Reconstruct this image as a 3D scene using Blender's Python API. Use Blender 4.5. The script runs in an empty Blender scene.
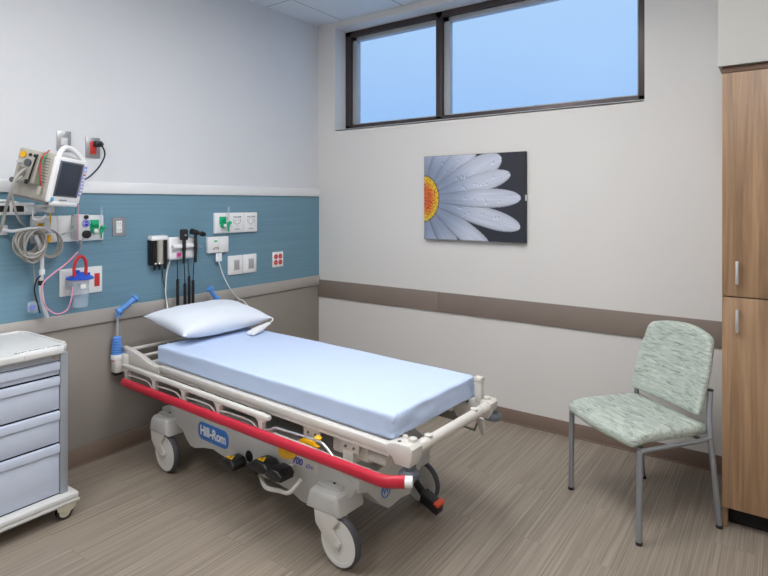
import bpy, bmesh, math, random
from mathutils import Vector, Matrix, noise
random.seed(4)
PI = math.pi
scene = bpy.context.scene
col = scene.collection

# ------------------------------------------------------------------ materials
def lin(c):
    c = c / 255.0
    return c / 12.92 if c <= 0.04045 else ((c + 0.055) / 1.055) ** 2.4
def rgb(r, g, b): return (lin(r), lin(g), lin(b), 1.0)
def base_mat(name):
    m = bpy.data.materials.new(name); m.use_nodes = True
    return m, m.node_tree.nodes, m.node_tree.links, m.node_tree.nodes['Principled BSDF']
def mat(name, c, rough=0.5, metal=0.0, var=0.05, scale=18.0, bump=0.0, bscale=120.0, stretch=(1, 1, 1), spec=0.5, coat=0.0):
    m, N, Lk, b = base_mat(name)
    tc = N.new('ShaderNodeTexCoord'); mp = N.new('ShaderNodeMapping'); mp.inputs['Scale'].default_value = stretch
    Lk.new(tc.outputs['Object'], mp.inputs['Vector'])
    nz = N.new('ShaderNodeTexNoise'); nz.inputs['Scale'].default_value = scale; nz.inputs['Detail'].default_value = 4
    Lk.new(mp.outputs['Vector'], nz.inputs['Vector'])
    rp = N.new('ShaderNodeValToRGB')
    base = rgb(*c)
    rp.color_ramp.elements[0].position = 0.3; rp.color_ramp.elements[1].position = 0.7
    rp.color_ramp.elements[0].color = tuple(x * (1 - var) for x in base[:3]) + (1,)
    rp.color_ramp.elements[1].color = tuple(min(1, x * (1 + var)) for x in base[:3]) + (1,)
    Lk.new(nz.outputs['Fac'], rp.inputs['Fac']); Lk.new(rp.outputs['Color'], b.inputs['Base Color'])
    b.inputs['Roughness'].default_value = rough; b.inputs['Metallic'].default_value = metal
    b.inputs['Specular IOR Level'].default_value = spec
    b.inputs['Coat Weight'].default_value = coat
    if bump:
        n2 = N.new('ShaderNodeTexNoise'); n2.inputs['Scale'].default_value = bscale; n2.inputs['Detail'].default_value = 3
        Lk.new(mp.outputs['Vector'], n2.inputs['Vector'])
        bp = N.new('ShaderNodeBump'); bp.inputs['Strength'].default_value = bump; bp.inputs['Distance'].default_value = 0.004
        Lk.new(n2.outputs['Fac'], bp.inputs['Height']); Lk.new(bp.outputs['Normal'], b.inputs['Normal'])
    return m
def clear(name, c, alpha, rough=0.1):
    m, N, Lk, b = base_mat(name)
    out = N['Material Output']; tr = N.new('ShaderNodeBsdfTransparent'); mx = N.new('ShaderNodeMixShader')
    nz = N.new('ShaderNodeTexNoise'); nz.inputs['Scale'].default_value = 6
    mr = N.new('ShaderNodeMapRange'); mr.inputs['To Min'].default_value = alpha * 0.9; mr.inputs['To Max'].default_value = alpha * 1.1
    Lk.new(nz.outputs['Fac'], mr.inputs['Value']); Lk.new(mr.outputs['Result'], mx.inputs['Fac'])
    b.inputs['Base Color'].default_value = rgb(*c); b.inputs['Roughness'].default_value = rough
    Lk.new(tr.outputs[0], mx.inputs[1]); Lk.new(b.outputs[0], mx.inputs[2]); Lk.new(mx.outputs[0], out.inputs['Surface'])
    return m
def emis(name, c, s):
    m, N, Lk, b = base_mat(name)
    b.inputs['Base Color'].default_value = rgb(*c)
    b.inputs['Emission Color'].default_value = rgb(*c); b.inputs['Emission Strength'].default_value = s
    return m
def streaks(name, cols, sc, rough=0.5, bump=0.1, detail=6.0, planks=None, spec=0.5, dist=0.0):
    # cols: list of (pos, rgb); sc: stretch of the grain
    m, N, Lk, b = base_mat(name)
    tc = N.new('ShaderNodeTexCoord'); mp = N.new('ShaderNodeMapping'); mp.inputs['Scale'].default_value = sc
    Lk.new(tc.outputs['Object'], mp.inputs['Vector'])
    vec = mp.outputs['Vector']
    fac_shift = None
    if planks:
        # planks = (row width, plank length) laid along y
        sw = N.new('ShaderNodeMapping'); sw.inputs['Rotation'].default_value = (0, 0, PI / 2)
        Lk.new(tc.outputs['Object'], sw.inputs['Vector'])
        br = N.new('ShaderNodeTexBrick'); br.offset = 0.37
        br.inputs['Scale'].default_value = 1.0; br.inputs['Brick Width'].default_value = planks[1]
        br.inputs['Row Height'].default_value = planks[0]; br.inputs['Mortar Size'].default_value = 0.0012
        br.inputs['Color1'].default_value = (0, 0, 0, 1); br.inputs['Color2'].default_value = (1, 1, 1, 1)
        br.inputs['Mortar'].default_value = (0.5, 0.5, 0.5, 1); br.inputs['Mortar Smooth'].default_value = 0.4
        Lk.new(sw.outputs['Vector'], br.inputs['Vector'])
        fac_shift = br
        vm = N.new('ShaderNodeVectorMath'); vm.operation = 'MULTIPLY_ADD'
        vm.inputs[1].default_value = (7.3, 3.1, 5.7); Lk.new(br.outputs['Color'], vm.inputs[0]); Lk.new(vec, vm.inputs[2])
        vec = vm.outputs['Vector']
    nz = N.new('ShaderNodeTexNoise'); nz.inputs['Scale'].default_value = 1.0; nz.inputs['Detail'].default_value = detail
    nz.inputs['Roughness'].default_value = 0.62; nz.inputs['Distortion'].default_value = dist
    Lk.new(vec, nz.inputs['Vector'])
    rp = N.new('ShaderNodeValToRGB'); E = rp.color_ramp.elements
    for i, (p, c) in enumerate(cols):
        e = E[i] if i < 2 else E.new(p)
        e.position = p; e.color = rgb(*c)
    Lk.new(nz.outputs['Fac'], rp.inputs['Fac'])
    csock = rp.outputs['Color']
    if planks:
        mr = N.new('ShaderNodeMapRange'); mr.inputs['To Min'].default_value = 0.96; mr.inputs['To Max'].default_value = 1.03
        Lk.new(br.outputs['Color'], mr.inputs['Value'])
        mx = N.new('ShaderNodeMix'); mx.data_type = 'RGBA'; mx.blend_type = 'MULTIPLY'; mx.inputs[0].default_value = 1
        Lk.new(csock, mx.inputs[6]); Lk.new(mr.outputs['Result'], mx.inputs[7])
        m2 = N.new('ShaderNodeMix'); m2.data_type = 'RGBA'; m2.blend_type = 'MULTIPLY'
        sc_ = N.new('ShaderNodeMath'); sc_.operation = 'MULTIPLY'; sc_.inputs[1].default_value = 0.35
        Lk.new(br.outputs['Fac'], sc_.inputs[0]); Lk.new(sc_.outputs[0], m2.inputs[0])
        Lk.new(mx.outputs[2], m2.inputs[6]); m2.inputs[7].default_value = (0.3, 0.27, 0.25, 1)
        csock = m2.outputs[2]
    Lk.new(csock, b.inputs['Base Color'])
    b.inputs['Roughness'].default_value = rough; b.inputs['Specular IOR Level'].default_value = spec
    if bump:
        bp = N.new('ShaderNodeBump'); bp.inputs['Strength'].default_value = bump; bp.inputs['Distance'].default_value = 0.003
        Lk.new(nz.outputs['Fac'], bp.inputs['Height']); Lk.new(bp.outputs['Normal'], b.inputs['Normal'])
    return m

M = {}
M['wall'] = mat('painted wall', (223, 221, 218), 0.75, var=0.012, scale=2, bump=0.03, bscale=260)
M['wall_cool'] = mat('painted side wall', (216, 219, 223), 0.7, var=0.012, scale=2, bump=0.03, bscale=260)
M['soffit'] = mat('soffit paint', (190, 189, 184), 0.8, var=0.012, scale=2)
M['dado_blue'] = streaks('blue wood-print panel', [(0.25, (102, 140, 160)), (0.75, (116, 153, 171)), (0.5, (109, 147, 166))], (3, 1.2, 70), 0.55, 0.02)
M['dado_taupe'] = mat('taupe wall panel', (152, 145, 138), 0.55, var=0.03, scale=3, bump=0.02)
M['cap'] = mat('taupe cap rail', (180, 175, 170), 0.45, var=0.02)
M['cream'] = mat('white ledge', (232, 234, 236), 0.45, var=0.01)
M['band'] = mat('taupe wall bumper', (138, 125, 116), 0.5, var=0.03, scale=5, bump=0.03)
M['base'] = mat('brown cove base', (130, 112, 100), 0.45, var=0.03, scale=6)
M['floor'] = streaks('grey wood plank floor', [(0.28, (122, 112, 101)), (0.72, (172, 161, 147)), (0.5, (149, 138, 125))], (120, 1.3, 6), 0.45, 0.04, 5, planks=(0.152, 1.22), spec=0.4)
M['wood'] = streaks('oak veneer', [(0.3, (120, 94, 70)), (0.7, (174, 142, 110)), (0.5, (150, 119, 90))], (30, 30, 1.3), 0.42, 0.05, 7, dist=0.6)
M['wood_edge'] = streaks('dark oak edge', [(0.3, (92, 66, 50)), (0.7, (120, 90, 68))], (2, 20, 20), 0.5, 0.02, 4)
M['dark'] = mat('black shadow gap', (22, 20, 20), 0.8)
M['frame_br'] = mat('bronze window frame', (74, 64, 64), 0.4, metal=0.3, var=0.03)
M['frame_lt'] = mat('pale inner window frame', (176, 180, 184), 0.4, var=0.02)
M['plate'] = mat('white plastic', (238, 239, 240), 0.35, var=0.01)
M['plate_grey'] = mat('brushed steel plate', (168, 168, 170), 0.35, metal=0.6, var=0.04, stretch=(1, 1, 20))
M['plas_grey'] = mat('warm grey plastic', (176, 172, 163), 0.45, var=0.02)
M['plas_lt'] = mat('light grey casing', (214, 216, 220), 0.4, var=0.015)
M['silver'] = mat('silver metal', (214, 216, 220), 0.3, metal=0.7, var=0.03)
M['chairmetal'] = mat('satin grey metal', (158, 163, 170), 0.35, metal=0.55, var=0.02)
M['black'] = mat('black plastic', (26, 26, 28), 0.4, var=0.1)
M['black_gloss'] = mat('glossy black', (16, 16, 20), 0.12, var=0.1)
M['screen'] = mat('dark screen glass', (52, 60, 74), 0.12, var=0.08, scale=6)
M['lilac'] = mat('lilac key strip', (160, 162, 222), 0.4)
M['cyan'] = mat('cyan badge', (96, 184, 222), 0.4)
M['blue'] = mat('blue plastic', (92, 150, 226), 0.4, var=0.04)
M['blue_lid'] = mat('deep blue lid', (32, 84, 196), 0.3, var=0.04)
M['logo_blue'] = mat('blue name plate', (62, 124, 204), 0.4, var=0.02)
M['ink_blue'] = mat('blue ink', (58, 62, 190), 0.5)
M['ink_grey'] = mat('grey ink', (128, 134, 144), 0.5)
M['ink_pink'] = mat('pink ink', (222, 72, 160), 0.5)
M['white'] = mat('white lettering', (244, 246, 250), 0.5, var=0.01)
M['red'] = mat('red vinyl bumper', (196, 34, 58), 0.38, var=0.04, scale=6)
M['red_plug'] = mat('red socket plastic', (206, 52, 48), 0.4)
M['yellow'] = mat('yellow plastic', (236, 180, 20), 0.4)
M['green'] = mat('green plastic', (20, 176, 122), 0.4)
M['teal'] = mat('teal tube', (40, 160, 150), 0.4)
M['dkgreen'] = mat('dark green strap', (20, 92, 62), 0.6)
M['pink'] = mat('pink tubing', (226, 160, 184), 0.3)
M['redtube'] = mat('red tubing', (196, 40, 48), 0.3)
M['bed_grey'] = mat('stretcher putty grey', (212, 209, 203), 0.38, var=0.015)
M['bed_cover'] = mat('base cover grey', (196, 196, 194), 0.4, var=0.015)
M['bed_dark'] = mat('under frame grey', (122, 119, 114), 0.5, var=0.04)
M['tyre'] = mat('dark grey tyre', (74, 76, 82), 0.6)
M['wheel'] = mat('white wheel disc', (222, 221, 217), 0.4, var=0.01)
M['cone'] = mat('slate bumper cone', (84, 90, 98), 0.5)
M['sheet'] = mat('pale blue sheet', (194, 212, 242), 0.85, var=0.012, scale=5, bump=0.3, bscale=11)
M['pillow'] = mat('white pillowcase', (226, 233, 244), 0.85, var=0.01, scale=5, bump=0.25, bscale=16)
M['cart'] = mat('cart light grey steel', (188, 194, 204), 0.4, var=0.015)
M['cart_top'] = mat('cart moulded top', (216, 217, 216), 0.45, var=0.015)
M['cart_draw'] = mat('cart drawer front', (200, 210, 228), 0.4, var=0.01)
M['cart_post'] = mat('cart silver post', (166, 172, 180), 0.4, metal=0.3, var=0.02)
M['cable'] = mat('beige cable', (158, 156, 150), 0.45, var=0.04)
M['cable_w'] = mat('white cable', (232, 234, 232), 0.45)
M['cream_pl'] = mat('cream plastic', (222, 220, 200), 0.4)
M['orange'] = mat('orange tip', (226, 84, 48), 0.4)
M['canv'] = mat('black canvas edge', (46, 48, 58), 0.7)
M['clearp'] = clear('clear plastic', (206, 222, 240), 0.27, 0.15)
M['glass'] = clear('window glass', (200, 220, 240), 0.03, 0.25)
M['lamp'] = emis('lamp diffuser', (251, 250, 250), 10.0)
M['lever'] = mat('tan lever', (196, 178, 160), 0.5)

def fabric(name):
    m, N, Lk, b = base_mat(name)
    tc = N.new('ShaderNodeTexCoord'); mp = N.new('ShaderNodeMapping'); mp.inputs['Scale'].default_value = (14, 60, 110)
    Lk.new(tc.outputs['Object'], mp.inputs['Vector'])
    nz = N.new('ShaderNodeTexNoise'); nz.inputs['Scale'].default_value = 1; nz.inputs['Detail'].default_value = 3; nz.inputs['Distortion'].default_value = 1.2
    Lk.new(mp.outputs['Vector'], nz.inputs['Vector'])
    rp = N.new('ShaderNodeValToRGB'); E = rp.color_ramp.elements
    E[0].position = 0.3; E[0].color = rgb(132, 144, 136); E[1].position = 0.44; E[1].color = rgb(172, 182, 173)
    e = E.new(0.56); e.color = rgb(184, 195, 186); e = E.new(0.7); e.color = rgb(206, 211, 200)
    Lk.new(nz.outputs['Fac'], rp.inputs['Fac']); Lk.new(rp.outputs['Color'], b.inputs['Base Color'])
    b.inputs['Roughness'].default_value = 0.8
    bp = N.new('ShaderNodeBump'); bp.inputs['Strength'].default_value = 0.15; bp.inputs['Distance'].default_value = 0.002
    Lk.new(nz.outputs['Fac'], bp.inputs['Height']); Lk.new(bp.outputs['Normal'], b.inputs['Normal'])
    return m
M['fabric'] = fabric('sage wave fabric')

def ceiling_mat():
    m, N, Lk, b = base_mat('ceiling tiles')
    tc = N.new('ShaderNodeTexCoord'); mp = N.new('ShaderNodeMapping'); mp.inputs['Location'].default_value = (0.335, 0.6, 0)
    Lk.new(tc.outputs['Object'], mp.inputs['Vector'])
    br = N.new('ShaderNodeTexBrick'); br.offset = 0.0; br.inputs['Scale'].default_value = 1.0
    br.inputs['Brick Width'].default_value = 0.61; br.inputs['Row Height'].default_value = 0.61; br.inputs['Mortar Size'].default_value = 0.006
    br.inputs['Color1'].default_value = rgb(222, 230, 236); br.inputs['Color2'].default_value = rgb(226, 233, 238); br.inputs['Mortar'].default_value = rgb(170, 178, 186)
    Lk.new(mp.outputs['Vector'], br.inputs['Vector']); Lk.new(br.outputs['Color'], b.inputs['Base Color'])
    b.inputs['Roughness'].default_value = 0.9
    return m
M['ceiling'] = ceiling_mat()

# ------------------------------------------------------------------ mesh builder
class MB:
    def __init__(s, *mats): s.bm = bmesh.new(); s.mats = list(mats)
    def _mi(s, m):
        if m is None: return 0
        if m not in s.mats: s.mats.append(m)
        return s.mats.index(m)
    def _take(s, t, m, M4=None, smooth=True):
        mi = s._mi(m)
        if M4 is not None: bmesh.ops.transform(t, matrix=M4, verts=t.verts)
        for f in t.faces: f.material_index = mi; f.smooth = smooth
        me = bpy.data.meshes.new('tmp'); t.to_mesh(me); t.free()
        s.bm.from_mesh(me); bpy.data.meshes.remove(me); return s
    def box(s, x0, x1, y0, y1, z0, z1, bev=0.0, m=None, seg=2, M4=None):
        t = bmesh.new(); bmesh.ops.create_cube(t, size=1)
        bmesh.ops.transform(t, matrix=Matrix.Translation(((x0+x1)/2, (y0+y1)/2, (z0+z1)/2)) @ Matrix.Diagonal((abs(x1-x0), abs(y1-y0), abs(z1-z0), 1)), verts=t.verts)
        if bev > 0:
            bev = min(bev, 0.49 * min(abs(x1-x0), abs(y1-y0), abs(z1-z0)))
            bmesh.ops.bevel(t, geom=list(t.edges), offset=bev, segments=seg, profile=0.5, affect='EDGES')
        return s._take(t, m, M4)
    def prism(s, pts, axis, a0, a1, bev=0.0, m=None, seg=2, M4=None):
        # pts in the plane normal to axis: x:(y,z) y:(x,z) z:(x,y)
        def P(p, a): return {'x': (a, p[0], p[1]), 'y': (p[0], a, p[1]), 'z': (p[0], p[1], a)}[axis]
        t = bmesh.new()
        A = [t.verts.new(P(p, a0)) for p in pts]; B = [t.verts.new(P(p, a1)) for p in pts]; n = len(pts)
        fa = t.faces.new(A); fb = t.faces.new(B[::-1])
        for i in range(n): t.faces.new((A[i], B[i], B[(i+1) % n], A[(i+1) % n]))
        bmesh.ops.recalc_face_normals(t, faces=t.faces)
        if bev > 0:
            rim = [e for e in t.edges if fa in e.link_faces or fb in e.link_faces]
            bmesh.ops.bevel(t, geom=rim, offset=bev, segments=seg, profile=0.5, affect='EDGES')
        return s._take(t, m, M4)
    def tube(s, pts, r, n=10, m=None, smooth_path=0, closed=False, cap=True, M4=None):
        P = [Vector(p) for p in pts]
        if smooth_path:
            Q = []; k = len(P); rng = range(k) if closed else range(k - 1)
            for i in rng:
                p0 = P[(i-1) % k] if closed or i > 0 else P[0]; p1 = P[i]; p2 = P[(i+1) % k]; p3 = P[(i+2) % k] if closed or i + 2 < k else P[-1]
                for j in range(smooth_path):
                    u = j / smooth_path
                    Q.append(0.5 * ((2*p1) + (p2-p0)*u + (2*p0-5*p1+4*p2-p3)*u*u + (3*p1-p0-3*p2+p3)*u**3))
            if not closed: Q.append(P[-1])
            P = Q
        R = r if isinstance(r, (list, tuple)) else [r] * len(P)
        if len(R) != len(P): R = [R[min(len(R)-1, int(i * len(R) / len(P)))] for i in range(len(P))]
        t = bmesh.new(); rings = []; nrm = None; k = len(P)
        for i, p in enumerate(P):
            a = P[(i+1) % k] if (closed or i < k-1) else P[i]
            b = P[(i-1) % k] if (closed or i > 0) else P[i]
            d = (a - b).normalized()
            if nrm is None:
                nrm = d.cross(Vector((0, 0, 1)));
                if nrm.length < 0.1: nrm = d.cross(Vector((1, 0, 0)))
                nrm.normalize()
            else:
                nrm = nrm - d * nrm.dot(d); nrm.normalize()
            bi = d.cross(nrm)
            sc = 1.0
            if 0 < i < k-1 or closed:
                d1 = (a - p).normalized(); c = max(-1, min(1, d1.dot(d))); sc = 1 / max(0.6, c)
            rings.append([t.verts.new(p + (nrm * math.cos(q) + bi * math.sin(q)) * R[i] * sc) for q in (2*PI*j/n for j in range(n))])
        for i in range(k if closed else k-1):
            A, B = rings[i], rings[(i+1) % k]
            for j in range(n): t.faces.new((A[j], A[(j+1) % n], B[(j+1) % n], B[j]))
        if not closed and cap: t.faces.new(rings[0][::-1]); t.faces.new(rings[-1])
        bmesh.ops.recalc_face_normals(t, faces=t.faces)
        return s._take(t, m, M4)
    def lathe(s, prof, loc=(0, 0, 0), axis='z', n=28, m=None, M4=None, cap=True):
        # prof: (radius, height)
        t = bmesh.new(); rings = []
        for r, h in prof:
            if r < 1e-5: rings.append([t.verts.new((0, 0, h))]); continue
            rings.append([t.verts.new((r*math.cos(2*PI*j/n), r*math.sin(2*PI*j/n), h)) for j in range(n)])
        for A, B in zip(rings, rings[1:]):
            for j in range(n):
                k = (j+1) % n
                if len(A) == 1 and len(B) == 1: continue
                if len(A) == 1: t.faces.new((A[0], B[k], B[j]))
                elif len(B) == 1: t.faces.new((A[j], A[k], B[0]))
                else: t.faces.new((A[j], A[k], B[k], B[j]))
        if cap and len(rings[0]) > 1: t.faces.new(rings[0][::-1])
        if cap and len(rings[-1]) > 1: t.faces.new(rings[-1])
        bmesh.ops.recalc_face_normals(t, faces=t.faces)
        rot = {'z': Matrix.Identity(4), 'x': Matrix.Rotation(PI/2, 4, 'Y'), 'y': Matrix.Rotation(-PI/2, 4, 'X')}[axis]
        mt = Matrix.Translation(loc) @ rot
        if M4 is not None: mt = M4 @ mt
        return s._take(t, m, mt)
    def cyl(s, p0, p1, r0, r1=None, n=24, m=None, bev=0.0, M4=None):
        p0 = Vector(p0); p1 = Vector(p1); L_ = (p1-p0).length; r1 = r0 if r1 is None else r1
        b = min(bev, L_*0.4, r0*0.6, r1*0.6)
        prof = [(r0, 0), (r1, L_)] if b <= 0 else [(r0-b, 0), (r0-b*0.3, b*0.3), (r0, b), (r1, L_-b), (r1-b*0.3, L_-b*0.3), (r1-b, L_)]
        q = (p1-p0).to_track_quat('Z', 'Y').to_matrix().to_4x4()
        mt = Matrix.Translation(p0) @ q
        if M4 is not None: mt = M4 @ mt
        return s.lathe(prof, n=n, m=m, M4=mt)
    def soft(s, half, r, n, fn=None, m=None, M4=None):
        # densely divided rounded block centred on 0; fn(v)->v displaces
        t = bmesh.new(); bmesh.ops.create_cube(t, size=2)
        hx, hy, hz = half
        vs = {}
        t.clear()
        nx, ny, nz = n
        def V(i, j, k):
            key = (i, j, k)
            if key not in vs:
                p = Vector(((2*i/nx-1)*hx, (2*j/ny-1)*hy, (2*k/nz-1)*hz))
                q = Vector((max(-hx+r, min(hx-r, p.x)), max(-hy+r, min(hy-r, p.y)), max(-hz+r, min(hz-r, p.z))))
                d = p - q
                if d.length > 1e-9:
                    p = q + d.normalized() * r
                if fn: p = fn(p)
                vs[key] = t.verts.new(p)
            return vs[key]
        for i in range(nx):
            for j in range(ny):
                t.faces.new((V(i, j, 0), V(i, j+1, 0), V(i+1, j+1, 0), V(i+1, j, 0))); t.faces.new((V(i, j, nz), V(i+1, j, nz), V(i+1, j+1, nz), V(i, j+1, nz)))
        for i in range(nx):
            for k in range(nz):
                t.faces.new((V(i, 0, k), V(i+1, 0, k), V(i+1, 0, k+1), V(i, 0, k+1))); t.faces.new((V(i, ny, k), V(i, ny, k+1), V(i+1, ny, k+1), V(i+1, ny, k)))
        for j in range(ny):
            for k in range(nz):
                t.faces.new((V(0, j, k), V(0, j, k+1), V(0, j+1, k+1), V(0, j+1, k))); t.faces.new((V(nx, j, k), V(nx, j+1, k), V(nx, j+1, k+1), V(nx, j, k+1)))
        bmesh.ops.recalc_face_normals(t, faces=t.faces)
        return s._take(t, m, M4)
    def text(s, body, size, m, M4, depth=0.0006, bold=0.0, shear=0.0, sx=1.0):
        cu = bpy.data.curves.new('txt', 'FONT'); cu.body = body; cu.size = size; cu.extrude = depth; cu.offset = bold; cu.shear = shear
        cu.align_x = 'CENTER'; cu.align_y = 'CENTER'
        o = bpy.data.objects.new('txt', cu); col.objects.link(o)
        dg = bpy.context.evaluated_depsgraph_get()
        me = bpy.data.meshes.new_from_object(o.evaluated_get(dg))
        bpy.data.objects.remove(o); bpy.data.curves.remove(cu)
        t = bmesh.new(); t.from_mesh(me); bpy.data.meshes.remove(me)
        return s._take(t, m, M4 @ Matrix.Diagonal((sx, 1, 1, 1)), smooth=False)
    def build(s, name, parent=None, angle=35):
        me = bpy.data.meshes.new(name); s.bm.to_mesh(me); s.bm.free()
        for m in (s.mats or [M['plate']]): me.materials.append(m)
        me.set_sharp_from_angle(angle=math.radians(angle))
        o = bpy.data.objects.new(name, me); col.objects.link(o)
        if parent is not None: o.parent = parent
        return o
def tag(o, label=None, cat=None, group=None, kind=None):
    if label: o['label'] = label
    if cat: o['category'] = cat
    if group: o['group'] = group
    if kind: o['kind'] = kind
    return o
def empty(name, loc, label, cat, group=None, rz=0.0):
    o = bpy.data.objects.new(name, None); o.empty_display_size = 0.05; col.objects.link(o)
    o.location = loc; o.rotation_euler = (0, 0, rz)
    return tag(o, label, cat, group)
def rebase(o, loc):
    # moves a mesh object's origin to loc without moving the shape
    o.data.transform(Matrix.Translation(-Vector(loc))); o.location = loc; return o
def copy_tree(o, parent=None):
    c = o.copy(); col.objects.link(c)
    if parent is not None: c.parent = parent
    for ch in [x for x in bpy.data.objects if x.parent == o]: copy_tree(ch, c)
    return c

# ================================================================== the room
XR, YF, ZC = 4.45, -4.9, 3.03
def struct(mb, name, **k):
    o = mb.build(name, **k); o['kind'] = 'structure'; return o
struct(MB(M['floor']).box(-0.15, XR+0.15, YF-0.15, 0.3, -0.1, 0), 'floor')
struct(MB(M['ceiling']).box(-0.15, XR+0.15, YF-0.15, 0.3, ZC, ZC+0.1), 'ceiling')
struct(MB(M['wall_cool']).box(-0.15, 0, YF-0.15, 0.3, 0, ZC), 'wall_left')
struct(MB(M['wall']).box(XR, XR+0.15, YF-0.15, 0.3, 0, ZC), 'wall_right')
struct(MB(M['wall']).box(0, XR, YF-0.15, YF, 0, ZC), 'wall_front')
wx0, wx1, wz0, wz1 = 0.193, 2.613, 2.116, 2.975
struct(MB(M['wall']).box(0, wx0, 0, 0.28, 0, ZC).box(wx1, XR, 0, 0.28, 0, ZC).box(wx0, wx1, 0, 0.28, 0, wz0).box(wx0, wx1, 0, 0.28, wz1, ZC), 'wall_back')
# window
w = MB(M['frame_br'])
fy0, fy1 = 0.14, 0.2
for (a, b, c, d) in ((wx0, wx0+0.055, wz0, wz1), (wx1-0.062, wx1, wz0, wz1), (wx0, wx1, wz0, wz0+0.055), (wx0, wx1, wz1-0.045, wz1), (1.095, 1.15, wz0, wz1)):
    w.box(a, b, fy0, fy1, c, d, 0.003)
win = struct(w, 'window_1')
w = MB(M['frame_lt'])
for (a, b) in ((wx0+0.055, 1.095), (1.15, wx1-0.062)):
    z0, z1 = wz0+0.055, wz1-0.045
    w.box(a, a+0.05, fy0+0.03, fy1+0.02, z0, z1, 0.003); w.box(b-0.012, b, fy0+0.03, fy1+0.02, z0, z1, 0.003)
    w.box(a, b, fy0+0.03, fy1+0.02, z1-0.035, z1, 0.003); w.box(a, b, fy0+0.03, fy1+0.02, z0, z0+0.012, 0.003)
w.build('window_sash', win)
for (a, b) in ((wx0+0.1, 1.09), (1.195, wx1-0.07)):
    MB(M['glass']).box(a, b, 0.195, 0.2, wz0+0.06, wz1-0.07).build('window_pane', win)
# sill outside
struct(MB(M['cream']).box(wx0, wx1, 0.0, 0.14, wz0-0.012, wz0+0.004, 0.003), 'trim_1')
# soffit over the cabinet
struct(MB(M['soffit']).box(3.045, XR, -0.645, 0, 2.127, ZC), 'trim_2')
# left wall panelling: lower panels, cap rail, blue panel, ledge
lp = MB(M['dado_taupe'])
ys = [YF, -3.64, -2.42, -1.2, 0]
for a, b in zip(ys, ys[1:]): lp.box(0, 0.010, a+0.0015, b-0.0015, 0.0, 0.81, 0.002)
struct(lp, 'trim_3')
struct(MB(M['dado_blue']).box(0, 0.012, YF, 0, 0.85, 1.56), 'trim_4')
struct(MB(M['cap']).box(0, 0.024, YF, 0, 0.795, 0.876, 0.005), 'trim_5')
struct(MB(M['cream']).box(0, 0.026, YF, 0, 1.556, 1.624, 0.006), 'trim_6')
# back wall bumper rail in two lengths
struct(MB(M['band']).box(0.0, 1.205, -0.012, 0, 0.694, 0.841, 0.003).box(1.208, XR, -0.012, 0, 0.694, 0.841, 0.003), 'trim_7')
struct(MB(M['base']).box(0.01, 0.02, YF, 0, 0.0, 0.098, 0.004).box(0.01, 0.026, YF, 0, 0.0, 0.008, 0.003), 'baseboard_left')
struct(MB(M['base']).box(0.0, 3.06, -0.01, 0, 0.0, 0.092, 0.004).box(0.0, 3.06, -0.018, 0, 0.0, 0.008, 0.003), 'baseboard_back')
struct(MB(M['base']).box(XR-0.01, XR, YF, 0, 0.0, 0.092, 0.004), 'baseboard_right')
struct(MB(M['base']).box(0, XR, YF, YF+0.01, 0.0, 0.092, 0.004), 'baseboard_front')

# ceiling lamps (2 x 4 ft troffers)
def troffer(x, y, label):
    t = empty('ceiling_light', (x, y, ZC), label, 'ceiling light', 'ceiling lamps')
    MB(M['plate']).box(-0.305, 0.305, -0.61, -0.58, -0.02, 0).box(-0.305, 0.305, 0.58, 0.61, -0.02, 0).box(-0.305, -0.275, -0.61, 0.61, -0.02, 0).box(0.275, 0.305, -0.61, 0.61, -0.02, 0).build('lamp_frame', t)
    MB(M['lamp']).box(-0.275, 0.275, -0.58, 0.58, -0.012, -0.002).build('diffuser', t)
troffer(1.80, -1.82, 'recessed ceiling light panel over the stretcher')
troffer(3.02, -2.43, 'recessed ceiling light panel nearest the viewer')
troffer(1.19, -3.65, 'recessed ceiling light panel over the supply cart side')

# ================================================================== oak cabinet
cab = empty('storage_cabinet', (3.059, 0, 0), 'tall oak veneer storage cabinet with upper and lower doors against the back wall', 'cabinet')
CW = 1.36
MB(M['wood']).box(0, 0.02, -0.6, -0.002, 0, 2.125).box(CW, CW+0.02, -0.6, -0.002, 0, 2.125).box(0.02, CW, -0.6, -0.002, 0.1, 2.125).build('body', cab)
MB(M['dark']).box(0.02, CW, -0.54, -0.5, 0.0, 0.1).build('toe_kick', cab)
MB(M['wood_edge']).box(0, CW+0.02, -0.622, -0.6, 2.098, 2.125, 0.001).build('top_rail', cab)
for k, (x0, x1) in enumerate(((0.0, 0.458), (0.461, 0.918), (0.921, CW+0.02))):
    for z0, z1, hz in ((0.1, 1.068, 0.965), (1.074, 2.096, 1.184)):
        d = MB(M['wood']).box(x0, x1, -0.622, -0.6, z0, z1, 0.0015).build('door', cab)
        hx = x0 + 0.06 if k != 1 else x1 - 0.06
        MB(M['silver']).box(hx-0.006, hx+0.006, -0.652, -0.642, hz-0.052, hz+0.052, 0.002).box(hx-0.005, hx+0.005, -0.645, -0.62, hz-0.05, hz-0.04, 0.001).box(hx-0.005, hx+0.005, -0.645, -0.62, hz+0.04, hz+0.05, 0.001).build('handle', d)

# ================================================================== flower canvas
art = empty('flower_canvas', (1.485, 0, 1.545), 'canvas print of a white daisy with dew on the back wall', 'picture')
AX0, AX1, AZ0, AZ1 = 1.098-1.485, 1.885-1.485, 1.232-1.545, 1.846-1.545
MB(M['canv']).box(AX0, AX1, -0.039, -0.002, AZ0, AZ1, 0.002).build('stretched_canvas', art)
def smst(a, b, x):
    t = max(0.0, min(1.0, (x-a)/(b-a))); return t*t*(3-2*t)
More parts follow.
